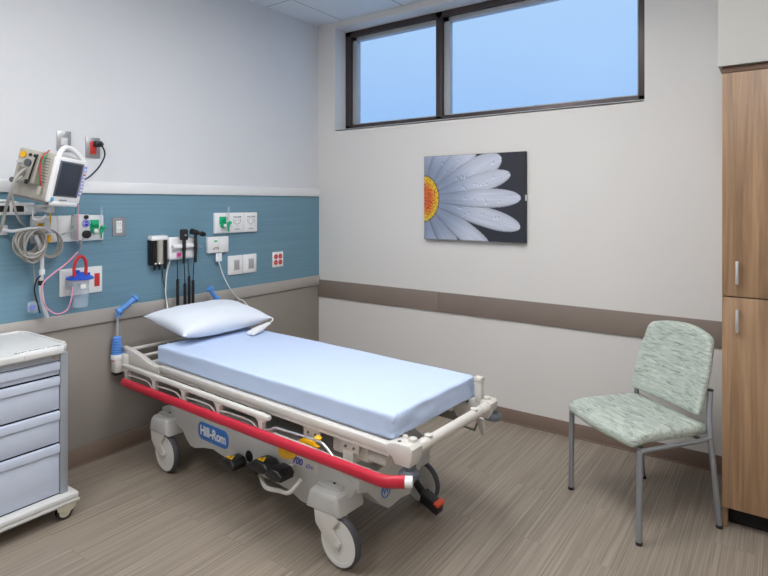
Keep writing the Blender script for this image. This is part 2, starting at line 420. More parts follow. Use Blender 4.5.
# picture painted as colours of a fine grid (u 0..1 right, v 0..1 up; aspect 1.28)
ASP = 1.28
petals = [ # base angle deg, length, half width, tip u,v implied (angle from centre)
 (80, 0.62, 0.10), (61, 0.80, 0.12), (42, 0.95, 0.115), (24.5, 1.11, 0.125), (13.5, 1.15, 0.092), (0.0, 1.24, 0.092), (-14.8, 1.275, 0.096), (-35, 1.10, 0.10), (-56, 0.80, 0.10), (-76, 0.6, 0.10)]
CU, CV = -0.005, 0.49
drops = []
rd = random.Random(9)
for k in range(64):
    a = math.radians(rd.choice([60, 26, 23, 14, 13, 12, 1, -1, -14, -16, -58, 42]) + rd.uniform(-3.5, 3.5)); rr = rd.uniform(0.4, 1.15)
    drops.append((CU+math.cos(a)*rr, CV+math.sin(a)*rr, rd.uniform(0.008, 0.026)))
def pic(u, v):
    x, y = u*ASP, v
    dx, dy = x-CU, y-CV; r = math.hypot(dx, dy); a = math.atan2(dy, dx)
    c = (40, 43, 54)
    best = None
    order = [9, 0, 8, 1, 7, 2, 3, 6, 4, 5]
    for i in order:
        ang, ln, hw = petals[i]; t = math.radians(ang)
        p = dx*math.cos(t)+dy*math.sin(t); q = -dx*math.sin(t)+dy*math.cos(t)
        if p < 0.05 or p > ln: continue
        f = p/ln
        wv = hw*(0.45+0.72*smst(0.0, 0.62, f))*math.sqrt(max(0.0, 1-smst(0.72, 1.0, f)**1.6))
        if f > 0.72: wv = hw*1.17*math.sqrt(max(0.0, 1-((f-0.72)/0.28)**2))
        if abs(q) < wv:
            e = abs(q)/wv
            ridge = 0.5+0.5*noise.noise(Vector((q*70, p*3, i*3.7)))
            s = 0.90+0.13*ridge-0.12*e**3
            blu = 1-smst(0.3, 0.8, p)
            s *= 1-0.24*blu
            base = (204, 210, 226)
            c = (base[0]*s*(1-0.10*blu), base[1]*s*(1-0.04*blu), base[2]*s*(1+0.04*blu))
            if q < 0 and e > 0.88: c = tuple(k_*0.82 for k_ in c)
            best = i
    if best is not None:
        for (du, dv, dr) in drops:
            ex, ey = x-du, (y-dv)*1.15; dd = math.hypot(ex, ey)
            if dd < dr:
                k_ = 0.68+0.52*((ey/dr)*-0.5+0.5)
                if math.hypot(ex+dr*0.3, ey-dr*0.35) < dr*0.35: k_ = 1.2
                c = tuple(min(250, q_*k_) for q_ in c)
    R_ = 0.205+0.016*noise.noise(Vector((a*26, 0, 0)))
    ry = math.hypot(dx, dy/1.32)
    if ry < R_+0.012+0.01*noise.noise(Vector((a*60, 1, 0))): c = (c[0]*0.6+20, c[1]*0.55+18, c[2]*0.5)
    if ry < R_:
        n1 = noise.noise(Vector((x*70, y*70, 0))); n2 = noise.noise(Vector((x*38, y*38, 5)))
        core = smst(0.35, 1.0, ry/R_)
        c = (214+26*n1+10*core, 96+95*core+55*n1, 44+20*n2)
        if n2 > 0.28 and ry/R_ < 0.8: c = (196, 60, 46)
        if n1 < -0.22: c = (140, 70, 30)
    return c
t = bmesh.new(); NU, NV = 230, 180
cl = t.verts.layers.float_color.new('print')
grid = []
for j in range(NV+1):
    row = []
    for i in range(NU+1):
        vtx = t.verts.new((AX0+0.002+(AX1-AX0-0.004)*i/NU, -0.0395, AZ0+0.002+(AZ1-AZ0-0.004)*j/NV))
        cc = pic(i/NU, j/NV); vtx[cl] = (lin(max(0, min(255, cc[0]))), lin(max(0, min(255, cc[1]))), lin(max(0, min(255, cc[2]))), 1)
        row.append(vtx)
    grid.append(row)
for j in range(NV):
    for i in range(NU): t.faces.new((grid[j][i], grid[j][i+1], grid[j+1][i+1], grid[j+1][i]))
me = bpy.data.meshes.new('printed_picture'); t.to_mesh(me); t.free()
pm, N, Lk, b = base_mat('daisy print'); at = N.new('ShaderNodeVertexColor'); at.layer_name = 'print'
Lk.new(at.outputs['Color'], b.inputs['Base Color']); b.inputs['Roughness'].default_value = 0.6
me.materials.append(pm)
o = bpy.data.objects.new('printed_picture', me); col.objects.link(o); o.parent = art
# the petal tips wrap round the right edge of the canvas
MB(M['plate']).box(AX1-0.0005, AX1+0.0008, -0.038, -0.004, -0.03, 0.01, 0.0003).build('wrapped_petal', art)

# ================================================================== guest chair
ch = empty('guest_chair', (2.727, -0.636, 0), 'armless guest chair in sage patterned fabric with grey metal legs', 'chair', rz=math.radians(-38.5))
def seatfn(p):
    x, y = p.x/0.26, p.y/0.245
    z = p.z + 0.012*(1-x*x) - 0.018*smst(0.5, 1.0, -y)*1.0 - 0.012*smst(0.6, 1, y)
    # rounded corners and a bowed front edge
    px = p.x*(1-0.10*smst(0.4, 1.0, y)); py = p.y*(1+0.0)+(-0.022*(1-x*x) if y < 0 else 0)*abs(y)
    return Vector((px, py, z + (0.018*x*x)))
MB(M['fabric']).soft((0.245, 0.222, 0.028), 0.026, (24, 24, 6), seatfn, M4=Matrix.Translation((0, -0.045, 0.440))).build('seat', ch)
def backfn(p):
    # p.x across, p.y thickness, p.z up
    x, z = p.x/0.225, p.z/0.19
    px = p.x*(1-0.09*smst(-0.2, 1.0, z)-0.05*smst(0.82, 1.0, z)); 
    pz = p.z - (0.030*x*x if z > 0 else -0.0)*max(0, z)*1.0 + (0.012*(x*x) if z < 0 else 0)
    py = p.y - 0.035*x*x*1.0 + 0.035 + 0.05*z
    return Vector((px, py, pz))
MB(M['fabric']).soft((0.225, 0.02, 0.195), 0.018, (24, 4, 24), backfn, M4=Matrix.Translation((0.003, 0.168, 0.70))).build('backrest', ch)
for sx in (-1, 1):
    MB(M['chairmetal']).tube([(sx*0.25, -0.24, 0.012), (sx*0.25, -0.235, 0.405)], 0.0135, 14).lathe([(0.015, 0), (0.015, 0.014)], (sx*0.25, -0.24, 0), m=M['black'], n=14).build('leg', ch)
    MB(M['chairmetal']).tube([(sx*0.244, 0.208, 0.012), (sx*0.243, 0.175, 0.30), (sx*0.240, 0.160, 0.42), (sx*0.238-(0.008 if sx > 0 else 0), 0.165, 0.52), (sx*0.236-(0.014 if sx > 0 else 0), 0.180, 0.63)], 0.0125, 14, smooth_path=6).lathe([(0.015, 0), (0.015, 0.014)], (sx*0.244, 0.210, 0), m=M['black'], n=14).lathe([(0.0135, 0), (0.0135, 0.007)], (sx*0.236-(0.014 if sx > 0 else 0), 0.1802, 0.628), m=M['black'], n=14).build('leg', ch)
f = MB(M['chairmetal'])
for sx in (-1, 1): f.tube([(sx*0.25, -0.235, 0.408), (sx*0.243, 0.09, 0.412), (sx*0.240, 0.16, 0.42)], 0.010, 12)
f.tube([(-0.25, -0.2, 0.403), (0.25, -0.2, 0.403)], 0.009, 10).tube([(-0.24, 0.12, 0.411), (0.24, 0.12, 0.411)], 0.009, 10)
f.build('seat_frame', ch)

# ================================================================== hospital stretcher (local x: head -> foot, y: near side negative)
st = empty('hospital_stretcher', (0.336165, -1.44127, 0), 'wheeled hospital stretcher with red side bumper and putty grey frame', 'stretcher', rz=-0.0558505)
BG, BC, BD = M['bed_grey'], M['bed_cover'], M['bed_dark']
f = MB(BG)
for s in (-1, 1):
    f.box(0.12, 1.76, s*0.325, s*0.36, 0.555, 0.5875, 0.007).box(0.12, 1.76, s*0.335, s*0.352, 0.536, 0.556, 0.004)
    f.box(0.10, 0.13, s*0.328, s*0.363, 0.535, 0.581, 0.003)
    f.box(0.36, 0.362, s*0.3605, s*0.36, 0.545, 0.58)
f.box(0.02, 1.72, -0.32, 0.34, 0.572, 0.5875, 0.003)
f.box(0.1, 1.5, -0.26, -0.20, 0.50, 0.56, 0.006, m=BD).box(0.1, 1.5, 0.20, 0.26, 0.50, 0.56, 0.006, m=BD)
for x in (0.3, 0.8, 1.25): f.box(x, x+0.05, -0.33, 0.33, 0.51, 0.555, 0.005, m=BD)
for x in (1.27, 1.49): f.box(x, x+0.10, -0.335, -0.325, 0.49, 0.55, 0.004).cyl((x+0.03, -0.34, 0.51), (x+0.03, -0.33, 0.51), 0.006, m=BD, n=10).cyl((x+0.075, -0.34, 0.51), (x+0.075, -0.33, 0.51), 0.006, m=BD, n=10)
f.box(1.42, 1.62, -0.31, -0.22, 0.455, 0.52, 0.01).box(1.5, 1.56, -0.335, -0.22, 0.44, 0.5, 0.008).cyl((1.63, -0.30, 0.49), (1.72, -0.30, 0.49), 0.022)
f.build('deck_frame', st)
for s in (-1, 1):
    MB(BG).prism([(-0.285, 0.634), (-0.18, 0.627), (-0.08, 0.612), (0.02, 0.588), (0.105, 0.579), (0.105, 0.538), (-0.08, 0.522), (-0.20, 0.520), (-0.285, 0.528)], 'y', s*0.330, s*0.366, 0.006).build('head_bracket', st)
hb = MB(BG)
hb.tube([(-0.24, -0.34, 0.615), (-0.24, 0.34, 0.615)], 0.012).tube([(-0.10, -0.33, 0.60), (-0.10, 0.33, 0.60)], 0.010).box(-0.19, -0.15, -0.33, 0.33, 0.575, 0.585, 0.003).box(-0.05, 0.02, -0.33, 0.33, 0.565, 0.578, 0.003)
hb.tube([(-0.24, -0.1, 0.61), (-0.1, -0.1, 0.59), (0.02, -0.1, 0.575)], 0.009).tube([(-0.24, 0.1, 0.61), (-0.1, 0.1, 0.59), (0.02, 0.1, 0.575)], 0.009)
hb.build('head_crossbars', st)
for s in (-1, 1):
    h = MB(BG).box(-0.287, -0.228, s*0.380, s*0.432, 0.492, 0.590, 0.012).box(-0.28, -0.20, s*0.355, s*0.395, 0.50, 0.60, 0.006)
    h.box(-0.283, -0.235, s*0.384, s*0.43, 0.478, 0.494, 0.003, m=M['black'])
    h.cyl((-0.258, s*0.408, 0.57), (-0.258, s*0.408, 0.602), 0.034, m=M['plate'], bev=0.004)
    h.lathe([(0.008, 0), (0.008, 0.004)], (-0.258, s*0.4325, 0.565), 'y', m=M['orange'], n=10)
    h = h.build('push_handle_socket', st)
    prof = []
    for k in range(7):
        z = k*0.0150; prof += [(0.031-0.0012*k, z), (0.033-0.0012*k, z+0.004), (0.031-0.0012*k, z+0.011), (0.025-0.001*k, z+0.013)]
    MB(M['blue']).lathe(prof + [(0.012, 0.108), (0.0, 0.108)], (-0.258, s*0.408, 0.600)).build('bellows', h)
    ph = MB(M['silver']).tube([(-0.258, s*0.408, 0.70), (-0.245, -0.408 if s < 0 else 0.318, 0.845 if s < 0 else 0.828)], 0.0075, 12).build('push_handle', st)
    a = Vector((-0.24, s*0.408, 0.855)) if s < 0 else Vector((-0.24, 0.318, 0.838)); b_ = Vector((-0.235, s*0.408+0.105, 0.925)) if s < 0 else Vector((-0.25, 0.268, 0.918)); d_ = (b_-a).normalized()
    MB(M['blue']).cyl(a, b_, 0.0155, bev=0.003).cyl(a-d_*0.006, a+d_*0.012, 0.024, bev=0.004).cyl(b_-d_*0.012, b_+d_*0.006, 0.024, bev=0.004).cyl(a+Vector((0, 0, -0.03)), a+Vector((0, 0, 0.01)), 0.013).build('grip', ph)
# foot end
for s in (-1, 1):
    c = MB(BG).prism([(1.752, 0.556), (1.752, 0.592), (1.79, 0.604), (1.858, 0.606), (1.872, 0.594), (1.868, 0.55), (1.855, 0.522), (1.79, 0.520), (1.775, 0.545)], 'y', s*0.288, s*0.362, 0.010)
    c.lathe([(0.018, 0), (0.016, 0.012), (0.0, 0.012)], (1.84, s*0.312, 0.605), n=16).lathe([(0.012, 0), (0.009, 0.014), (0, 0.014)], (1.80, s*0.305, 0.602), n=12)
    c.lathe([(0.008, 0), (0.008, 0.001)], (1.80, s*0.342, 0.6045), m=M['black'], n=10)
    c = c.build('foot_corner', st)
    MB(M['cone']).lathe([(0.026, 0.045), (0.026, 0.03), (0.040, 0.018), (0.042, 0.004), (0.036, 0.0), (0, 0)], (1.838, -0.332, 0.478) if s < 0 else (1.855, 0.338, 0.512)).build('bumper_cone', c)
MB(BG).cyl((1.845, -0.29, 0.575), (1.845, 0.29, 0.575), 0.021).cyl((1.845, -0.29, 0.575), (1.845, -0.235, 0.575), 0.023).cyl((1.845, 0.235, 0.575), (1.845, 0.29, 0.575), 0.023) \
    .cyl((1.845, -0.215, 0.59), (1.845, -0.215, 0.602), 0.016, bev=0.003).cyl((1.845, 0.185, 0.59), (1.845, 0.185, 0.602), 0.016, bev=0.003).build('foot_rail', st)
MB(BG).box(1.79, 1.822, 0.285, 0.317, 0.59, 0.70, 0.003).box(1.787, 1.825, 0.282, 0.320, 0.685, 0.703, 0.003).build('iv_pole_socket', st)
MB(BG).prism([(1.64, 0.565), (1.77, 0.575), (1.77, 0.53), (1.74, 0.50), (1.69, 0.50)], 'y', 0.295, 0.31, 0.002).build('foot_bracket', st)
MB(BD).box(1.40, 1.60, 0.425, 0.44, 0.415, 0.46, 0.004).tube([(1.60, 0.43, 0.45), (1.62, 0.43, 0.40), (1.71, 0.43, 0.395), (1.73, 0.43, 0.45)], 0.005, 8).prism([(1.70, 0.47), (1.76, 0.46), (1.765, 0.39), (1.75, 0.38), (1.73, 0.43)], 'y', 0.42, 0.44, 0.003, m=BG).build('rail_latch', st)
# side rails, folded down
px = [-0.125, 0.18, 0.47, 0.766, 1.085]
def siderail(s):
    r = MB(BG).box(-0.17, 1.135, s*0.396, s*0.426, 0.538, 0.563, 0.009)
    for x in px:
        r.prism([(x-0.040, 0.541), (x+0.040, 0.541), (x+0.018, 0.528), (x+0.013, 0.51), (x+0.013, 0.46), (x-0.013, 0.46), (x-0.013, 0.51), (x-0.018, 0.528)], 'y', s*0.398, s*0.424, 0.004)
    for x in (-0.05, 0.5, 1.0): r.box(x, x+0.05, s*0.35, s*0.40, 0.53, 0.545, 0.003, m=BD)
    r.box(1.14, 1.80 if s < 0 else 1.6, s*0.385, s*0.425, 0.470, 0.486, 0.005)
    r = r.build('side_rail', st)
    wg = MB(BG)
    for x0, x1 in zip(px, px[1:]):
        wg.tube([(x0+0.01, s*0.412, 0.500), (x0+0.05, s*0.412, 0.507), (x1-0.10, s*0.412, 0.510), (x1-0.05, s*0.412, 0.498), (x1-0.025, s*0.412, 0.47)], 0.0042, 8, smooth_path=5)
    wg.tube([(1.09, s*0.412, 0.495), (1.135, s*0.412, 0.50), (1.17, s*0.412, 0.519), (1.22, s*0.412, 0.524), (1.43, s*0.412, 0.532), (1.48, s*0.412, 0.522), (1.545, s*0.412, 0.475)], 0.0048, 8, smooth_path=5, m=M['silver'])
    wg.build('wire_guard', r)
    sc = Matrix.Translation((0, 0, 0)) @ Matrix.Diagonal((1, 1, 1.35, 1))
    e_ = 0.0 if s < 0 else -0.14
    MB(M['red']).tube([(-0.115, s*0.44, 0.470/1.35), (0.5, s*0.44, 0.4765/1.35), (1.0, s*0.44, 0.4815/1.35), (1.60+e_, s*0.44, 0.489/1.35), (1.78+e_, s*0.44, 0.491/1.35), (1.80+e_, s*0.4385, 0.492/1.35), (1.818+e_, s*0.434, 0.493/1.35), (1.834+e_, s*0.426, 0.494/1.35), (1.87+e_, s*0.401, 0.496/1.35)], 0.0172, 16, M4=sc).build('red_bumper', r)
    MB(M['plate'] if s < 0 else M['cone']).tube([(1.869+e_, s*0.4018, 0.496), (1.892+e_, s*0.386, 0.497)], 0.0205, 12).build('bumper_end_cap', r)
siderail(-1); siderail(1)
MB(M['dkgreen']).box(0.62, 0.88, -0.345, -0.330, 0.515, 0.530, 0.003).build('strap', st)
# base with moulded cover
top = [(0.05, 0.325), (0.28, 0.385), (0.6, 0.405), (1.3, 0.405), (1.46, 0.375), (1.53, 0.345)]
bot = [(1.545, 0.32), (1.52, 0.28), (1.46, 0.25), (1.42, 0.21), (1.30, 0.168), (1.22, 0.165), (1.14, 0.190), (1.00, 0.196), (0.92, 0.190), (0.88, 0.215), (0.84, 0.232), (0.80, 0.215), (0.74, 0.196), (0.62, 0.205), (0.55, 0.215), (0.46, 0.198), (0.38, 0.175), (0.34, 0.178), (0.30, 0.205), (0.26, 0.245), (0.20, 0.26), (0.06, 0.25)]
bc = MB(BC).prism(top+bot, 'y', -0.302, 0.302, 0.012)
for s in (-1, 1):
    for x0, x1 in ((0.035, 0.21), (1.318, 1.495)):
        bc.prism([(x0-0.010, 0.204), (x0+0.012, 0.280), (x0+0.030, 0.298), (x1-0.012, 0.302), (x1, 0.29), (x1+0.008, 0.212)], 'y', s*0.19, s*0.368, 0.022, seg=4)
        bc.prism([(x0+0.02, 0.27), (x1-0.02, 0.27), (x1-0.01, 0.318), (x0+0.03, 0.308)], 'y', s*0.20, s*0.33, 0.012)
        bc.cyl((x0+0.09, s*0.27, 0.30), (x0+0.09, s*0.27, 0.315), 0.03)
        bc.cyl(((x0+x1)/2+0.02, s*0.30, 0.31), ((x0+x1)/2+0.02, s*0.30, 0.319), 0.008, m=M['black'], n=10)
bc.cyl((0.855, -0.3035, 0.268), (0.855, -0.295, 0.268), 0.028, m=M['black'])
bc.prism([(-0.29, 0.36), (-0.29, 0.305), (-0.235, 0.285), (-0.15, 0.20), (-0.09, 0.158), (0.0, 0.168), (0.09, 0.158), (0.15, 0.2), (0.235, 0.285), (0.29, 0.305), (0.29, 0.36)], 'x', 1.46, 1.555, 0.012)
bc = bc.build('base_cover', st)
def rrect(w, h, r, n=6):
    P = []
    for cx, cy, a0 in ((w-r, h-r, 0), (-w+r, h-r, 90), (-w+r, -h+r, 180), (w-r, -h+r, 270)):
        for k in range(n+1):
            a = math.radians(a0+90*k/n); P.append((cx+r*math.cos(a), cy+r*math.sin(a)))
    return P
RX = Matrix.Rotation(PI/2, 4, 'X')   # text facing -y
lx, lz = (0.557, 0.295)
MB(M['logo_blue']).prism([(x+lx, z+lz) for x, z in rrect(0.132, 0.046, 0.036, 8)], 'y', -0.3045, -0.30, 0.001) \
  .text('Hill-Rom', 0.068, M['white'], Matrix.Translation((lx, -0.3048, lz)) @ RX, bold=0.0022, sx=0.92).build('name_plate', bc)
lx, lz = (1.232, 0.344)
MB(BG).prism([(x+lx, z+lz) for x, z in rrect(0.095, 0.022, 0.005)], 'y', -0.3035, -0.30, 0.0005) \
  .text('700', 0.042, M['ink_blue'], Matrix.Translation((lx-0.035, -0.3038, lz)) @ RX, shear=0.3, bold=0.001).text('slim', 0.032, M['ink_blue'], Matrix.Translation((lx+0.042, -0.3038, lz-0.004)) @ RX, shear=0.3).build('model_plate', bc)
ly, lz = (-0.116, 0.253)
MB(M['logo_blue']).tube([(1.5565, ly+0.03*math.cos(a*PI/12), lz+0.03*math.sin(a*PI/12)) for a in range(24)], 0.003, 6, closed=True).text('W', 0.045, M['logo_blue'], Matrix.Translation((1.557, ly, lz)) @ Matrix.Rotation(PI/2, 4, 'Z') @ RX, bold=0.001).build('round_emblem', bc)
# lift columns
for x in (0.42, 1.22):
    MB(BD).box(x-0.07, x+0.07, -0.09, 0.09, 0.38, 0.46, 0.01).box(x-0.05, x+0.05, -0.065, 0.065, 0.44, 0.515, 0.006).build('lift_column', st)
# casters
def caster(x, y, brake=False):
    s = -1 if y < 0 else 1
    fk = MB(BG)
    for q in (-1, 1):
        fk.prism([(x-0.128, 0.215), (x-0.010, 0.222), (x+0.012, 0.20), (x-0.02, 0.16), (x+0.022, 0.112), (x+0.012, 0.082), (x-0.018, 0.078), (x-0.06, 0.105), (x-0.118, 0.155)], 'y', y+q*0.020, y+q*0.031, 0.004)
        fk.cyl((x, y+q*0.022, 0.1), (x, y+q*0.036, 0.1), 0.010, n=14)
    fk.box(x-0.12, x-0.06, y-0.03, y+0.03, 0.16, 0.215, 0.012)
    fk = fk.build('caster_fork', st)
    w = MB(M['tyre']).lathe([(0.088, -0.018), (0.098, -0.017), (0.104, -0.010), (0.106, 0), (0.104, 0.010), (0.098, 0.017), (0.088, 0.018)], (x, y, 0.106), 'y', n=48, cap=False)
    w.lathe([(0.0, -0.0175), (0.03, -0.019), (0.078, -0.016), (0.080, -0.0185), (0.095, -0.0185), (0.096, -0.014), (0.096, 0.014), (0.095, 0.0185), (0.080, 0.0185), (0.078, 0.016), (0.03, 0.019), (0.0, 0.0175)], (x, y, 0.106), 'y', m=M['wheel'], n=48)
    w.build('wheel', fk)
caster(0.165, -0.33); caster(1.487, -0.33); caster(0.165, 0.345); caster(1.46, 0.335)
# pedals
def pedal(x, y, z, w, name='foot_pedal', tri=True):
    p = MB(M['black']).prism([(x-w, z-0.018), (x-w*0.75, z+0.012), (x-w*0.2, z+0.026), (x+w*0.6, z+0.024), (x+w, z+0.004), (x+w*0.9, z-0.02), (x, z-0.03)], 'y', y-0.055, y+0.03, 0.010, seg=3)
    if tri: p.prism([(x-0.026, y-0.04), (x+0.026, y-0.04), (x, y-0.002)], 'z', z+0.0255, z+0.0275, m=M['yellow']).prism([(x-0.006, y-0.033), (x+0.006, y-0.033), (x, y-0.014)], 'z', z+0.0275, z+0.028, m=M['black'])
    p.box(x-0.012, x+0.012, y+0.02, y+0.12, z-0.01, z+0.006, 0.003, m=BG)
    p.build(name, st)
px1, pz1 = (0.796, 0.227)
px2, pz2 = (1.021, 0.272)
px3, pz3 = (1.172, 0.297)
pedal(px1, -0.34, pz1+0.016, 0.056); pedal(px2+0.015, -0.345, pz2+0.032, 0.066); pedal(px3-0.005, -0.37, pz3+0.018, 0.056, tri=False); pedal(px2-0.05, -0.335, pz2, 0.042, tri=False)
MB(BG).tube([(px2-0.05, -0.33, pz2-0.045), (px2+0.04, -0.37, pz2-0.062), (px3, -0.385, pz3-0.062), (px3+0.055, -0.375, pz3-0.055), (px3+0.08, -0.33, pz3-0.01)], 0.010, 12, smooth_path=5).build('pedal_loop', st)
# yellow rail release
yx, yz = (1.201, 0.418)
zx, zz = (1.331, 0.477)
kx, kz = (1.426, 0.536)
y_ = MB(M['yellow']).prism([(yx-0.035, yz+0.035), (yx-0.01, yz+0.03), (yx+0.0, yz+0.005), (yx+0.05, yz+0.02), (yx+0.10, yz+0.02), (yx+0.06, yz-0.018), (yx-0.005, yz-0.034), (yx-0.03, yz-0.02)], 'y', -0.392, -0.38, 0.002)
y_.prism([(zx-0.07, zz-0.02), (zx-0.05, zz+0.006), (zx-0.02, zz+0.022), (zx+0.03, zz+0.02), (zx+0.04, zz+0.006), (zx+0.065, zz+0.004), (zx+0.045, zz-0.02)], 'y', -0.37, -0.352, 0.003)
y_.lathe([(0.0, -0.008), (0.014, -0.006), (0.017, 0.004), (0.010, 0.01), (0, 0.011)], (kx, -0.40, kz), n=16)
y_.build('yellow_release_lever', st)
# black brake pedal at the foot end with orange tip
bp_ = MB(M['black']).tube([(1.45, 0.26, 0.25), (1.47, 0.25, 0.17), (1.53, 0.24, 0.115), (1.60, 0.23, 0.085)], 0.018, 12, smooth_path=4)
bp_.prism([(1.55, 0.13), (1.645, 0.095), (1.635, 0.05), (1.54, 0.085)], 'y', 0.20, 0.26, 0.006)
bp_.prism([(1.625, 0.108), (1.646, 0.100), (1.646, 0.088), (1.62, 0.098)], 'y', 0.198, 0.262, 0.002, m=M['orange'])
bp_.build('brake_pedal', st)

# the far side of the stretcher sits a little closer in
def shift_far(o):
    for v in o.data.vertices:
        if v.co.y > 0: v.co.y -= 0.045*min(1.0, v.co.y/0.15)
for o in st.children:
    shift_far(o)
    for q in o.children: shift_far(q)

# ------------------------------------------------------------------ bedding (lies on the stretcher, so its own things)
def bed(p): return st.matrix_basis @ Vector(p)
STM = Matrix.Translation(st.location) @ Matrix.Rotation(st.rotation_euler.z, 4, 'Z')
def mattfn(p):
    x, y, z = p
    s = 0.003*noise.noise(Vector((x*3, y*4, z*6)))
    q = Vector((x, y, z + s))
    # gathers of the fitted sheet at the foot corners
    if x > 0.6:
        k = smst(0.6, 0.84, x)
        for sy in (-1, 1):
            g = max(0.0, 1-abs(y-sy*0.27)/0.12)
            q.x += 0.0055*k*g*math.sin((z*0.8+sy*(y-sy*0.27)*1.0)*210)*(1 if abs(z) < 0.05 else 0.3)
        q.x += 0.008*k*noise.noise(Vector((y*9, z*22, 1)))
    q.y += 0.0018*noise.noise(Vector((x*8, z*20, 3)))
    return q
mt = MB(M['sheet']).soft((0.853, 0.318, 0.0505), 0.014, (80, 60, 14), mattfn, M4=Matrix.Translation((0, 0, 0.0505))).build('mattress', angle=60)
mt.location = STM @ Vector((0.907, -0.012, 0.5885)); mt.rotation_euler = st.rotation_euler
tag(mt, 'thin mattress in a pale blue fitted sheet on the stretcher deck', 'mattress')
pb = bmesh.new(); NP = 36
def pil(u, v, s):
    e = (max(0.0, 1-abs(u)**2.6)*max(0.0, 1-abs(v)**2.6))**0.48
    x = 0.215*u*(1-0.10*(1-v*v)*abs(u)**3); y = 0.322*v*(1-0.09*(1-u*u)*abs(v)**3)
    wr = 0.006*noise.noise(Vector((x*11, y*9, 2+s)))*e + 0.004*noise.noise(Vector((x*26, y*20, 7)))*(1-e*0.5)
    return Vector((x, y, s*0.074*e + wr*(1 if e > 0.02 else 0)))
g = {}
for s in (1, -1):
    for i in range(NP+1):
        for j in range(NP+1):
            u, v = 2*i/NP-1, 2*j/NP-1
            edge = i in (0, NP) or j in (0, NP)
            if edge and s == -1: g[(s, i, j)] = g[(1, i, j)]; continue
            g[(s, i, j)] = pb.verts.new(pil(math.sin(u*PI/2)*0.35+u*0.65, math.sin(v*PI/2)*0.35+v*0.65, s))
    for i in range(NP):
        for j in range(NP): pb.faces.new((g[(s, i, j)], g[(s, i+1, j)], g[(s, i+1, j+1)], g[(s, i, j+1)]))
bmesh.ops.recalc_face_normals(pb, faces=pb.faces)
pm_ = MB(M['pillow']); pm_._take(pb, None)
po = pm_.build('pillow', angle=70)
po.matrix_basis = STM @ Matrix.Translation((0.026, 0.042, 0.785)) @ Matrix.Rotation(math.radians(1), 4, 'Z') @ Matrix.Rotation(math.radians(8), 4, 'Y')
tag(po, 'plump white pillow at the head end of the mattress', 'pillow')

# ================================================================== supply cart (stands by the left wall)
CF = 0.50   # front plane
ct = empty('supply_cart', (0.27, -2.65, 0), 'light grey rolling supply cart with stacked drawers at the left edge', 'cart')
def C_(x, y, z): return (x-0.27, y+2.65, z)
OFF = Matrix.Translation((-0.27, 2.65, 0))
def cb_(mb, *a, **k): k['M4'] = OFF; return mb.box(*a, **k)
YR, YL = -2.325, -2.98
body = MB(M['cart']); cb_(body, 0.05, CF-0.012, YL+0.01, YR-0.008, 0.125, 0.79, 0.004)
body.box(CF-0.02, CF-0.002, YL+0.035, YR-0.036, 0.757, 0.79, 0.002, M4=OFF)
body.box(CF-0.014, CF-0.008, YL+0.035, YR-0.036, 0.12, 0.76, 0.0, m=M['dark'], M4=OFF)
body.lathe([(0.012, 0), (0.012, 0.006), (0.006, 0.008), (0, 0.008)], C_(CF-0.002, YR-0.058, 0.778), 'x', m=M['lever'], n=18)
body.build('body', ct)
for y in (YR-0.036, YL): p = MB(M['cart_post']); cb_(p, CF-0.03, CF+0.006, y, y+0.036, 0.12, 0.79, 0.005); p.build('corner_post', ct)
ly_ = [(0.755, 0.688), (0.684, 0.524), (0.520, 0.368), (0.364, 0.126)]
for z1, z0 in ly_:
    d = MB(M['cart_draw']); cb_(d, CF-0.01, CF-0.002, YL+0.037, YR-0.038, z0+0.003, z1-0.002, 0.002)
    d.box(CF-0.003, CF+0.0015, YL+0.06, YR-0.075, z0+0.014, z1-0.045, 0.0015, M4=OFF) if z1-z0 > 0.1 else None
    d = d.build('drawer', ct)
    MB(M['cart_draw']).prism([(x-0.27, z) for x, z in [(CF-0.003, z1-0.003), (CF+0.008, z1-0.004), (CF+0.011, z1-0.010), (CF+0.008, z1-0.040), (CF+0.002, z1-0.044), (CF+0.002, z1-0.02)]], 'y', YL+0.038+2.65, YR-0.039+2.65, 0.0015).build('pull_handle', d)
tp = MB(M['cart_top']).prism([C_(x, y, 0)[:2] for x, y in [(0.03, YL-0.01), (0.03, YR-0.03), (0.07, YR+0.008), (CF-0.03, YR+0.012), (CF+0.03, YR-0.03), (CF+0.03, YL-0.01)]], 'z', 0.789, 0.824, 0.010, seg=3)
rim = [C_(x, y, 0.826) for x, y in [(0.04, YL), (0.04, YR-0.034), (0.075, YR-0.004), (CF-0.035, YR), (CF+0.008, YR-0.036)]]
tp.tube(rim, 0.006, 8)
tp.box(CF+0.026, CF+0.034, YR-0.20, YR-0.04, 0.795, 0.819, 0.003, M4=OFF)
tp = tp.build('moulded_top', ct)
lbm = MB(M['plate']).box(CF-0.035, CF+0.018, YR-0.21, YR-0.05, 0.8235, 0.8255, 0.001, M4=OFF)
RZX = Matrix.Rotation(PI/2, 4, 'Z')
lbm.text('CAST SUPPLY CART', 0.022, M['ink_grey'], OFF @ Matrix.Translation((CF-0.008, YR-0.13, 0.8258)) @ RZX)
lbm.build('label_strip', tp)
bs = MB(M['cart_top']).box(0.02, CF+0.045, YL-0.02, YR+0.032, 0.094, 0.122, 0.008, M4=OFF)
bs.box(0.02, CF+0.045, YL-0.02, YR+0.032, 0.075, 0.098, 0.012, M4=OFF)
bs.build('base', ct)
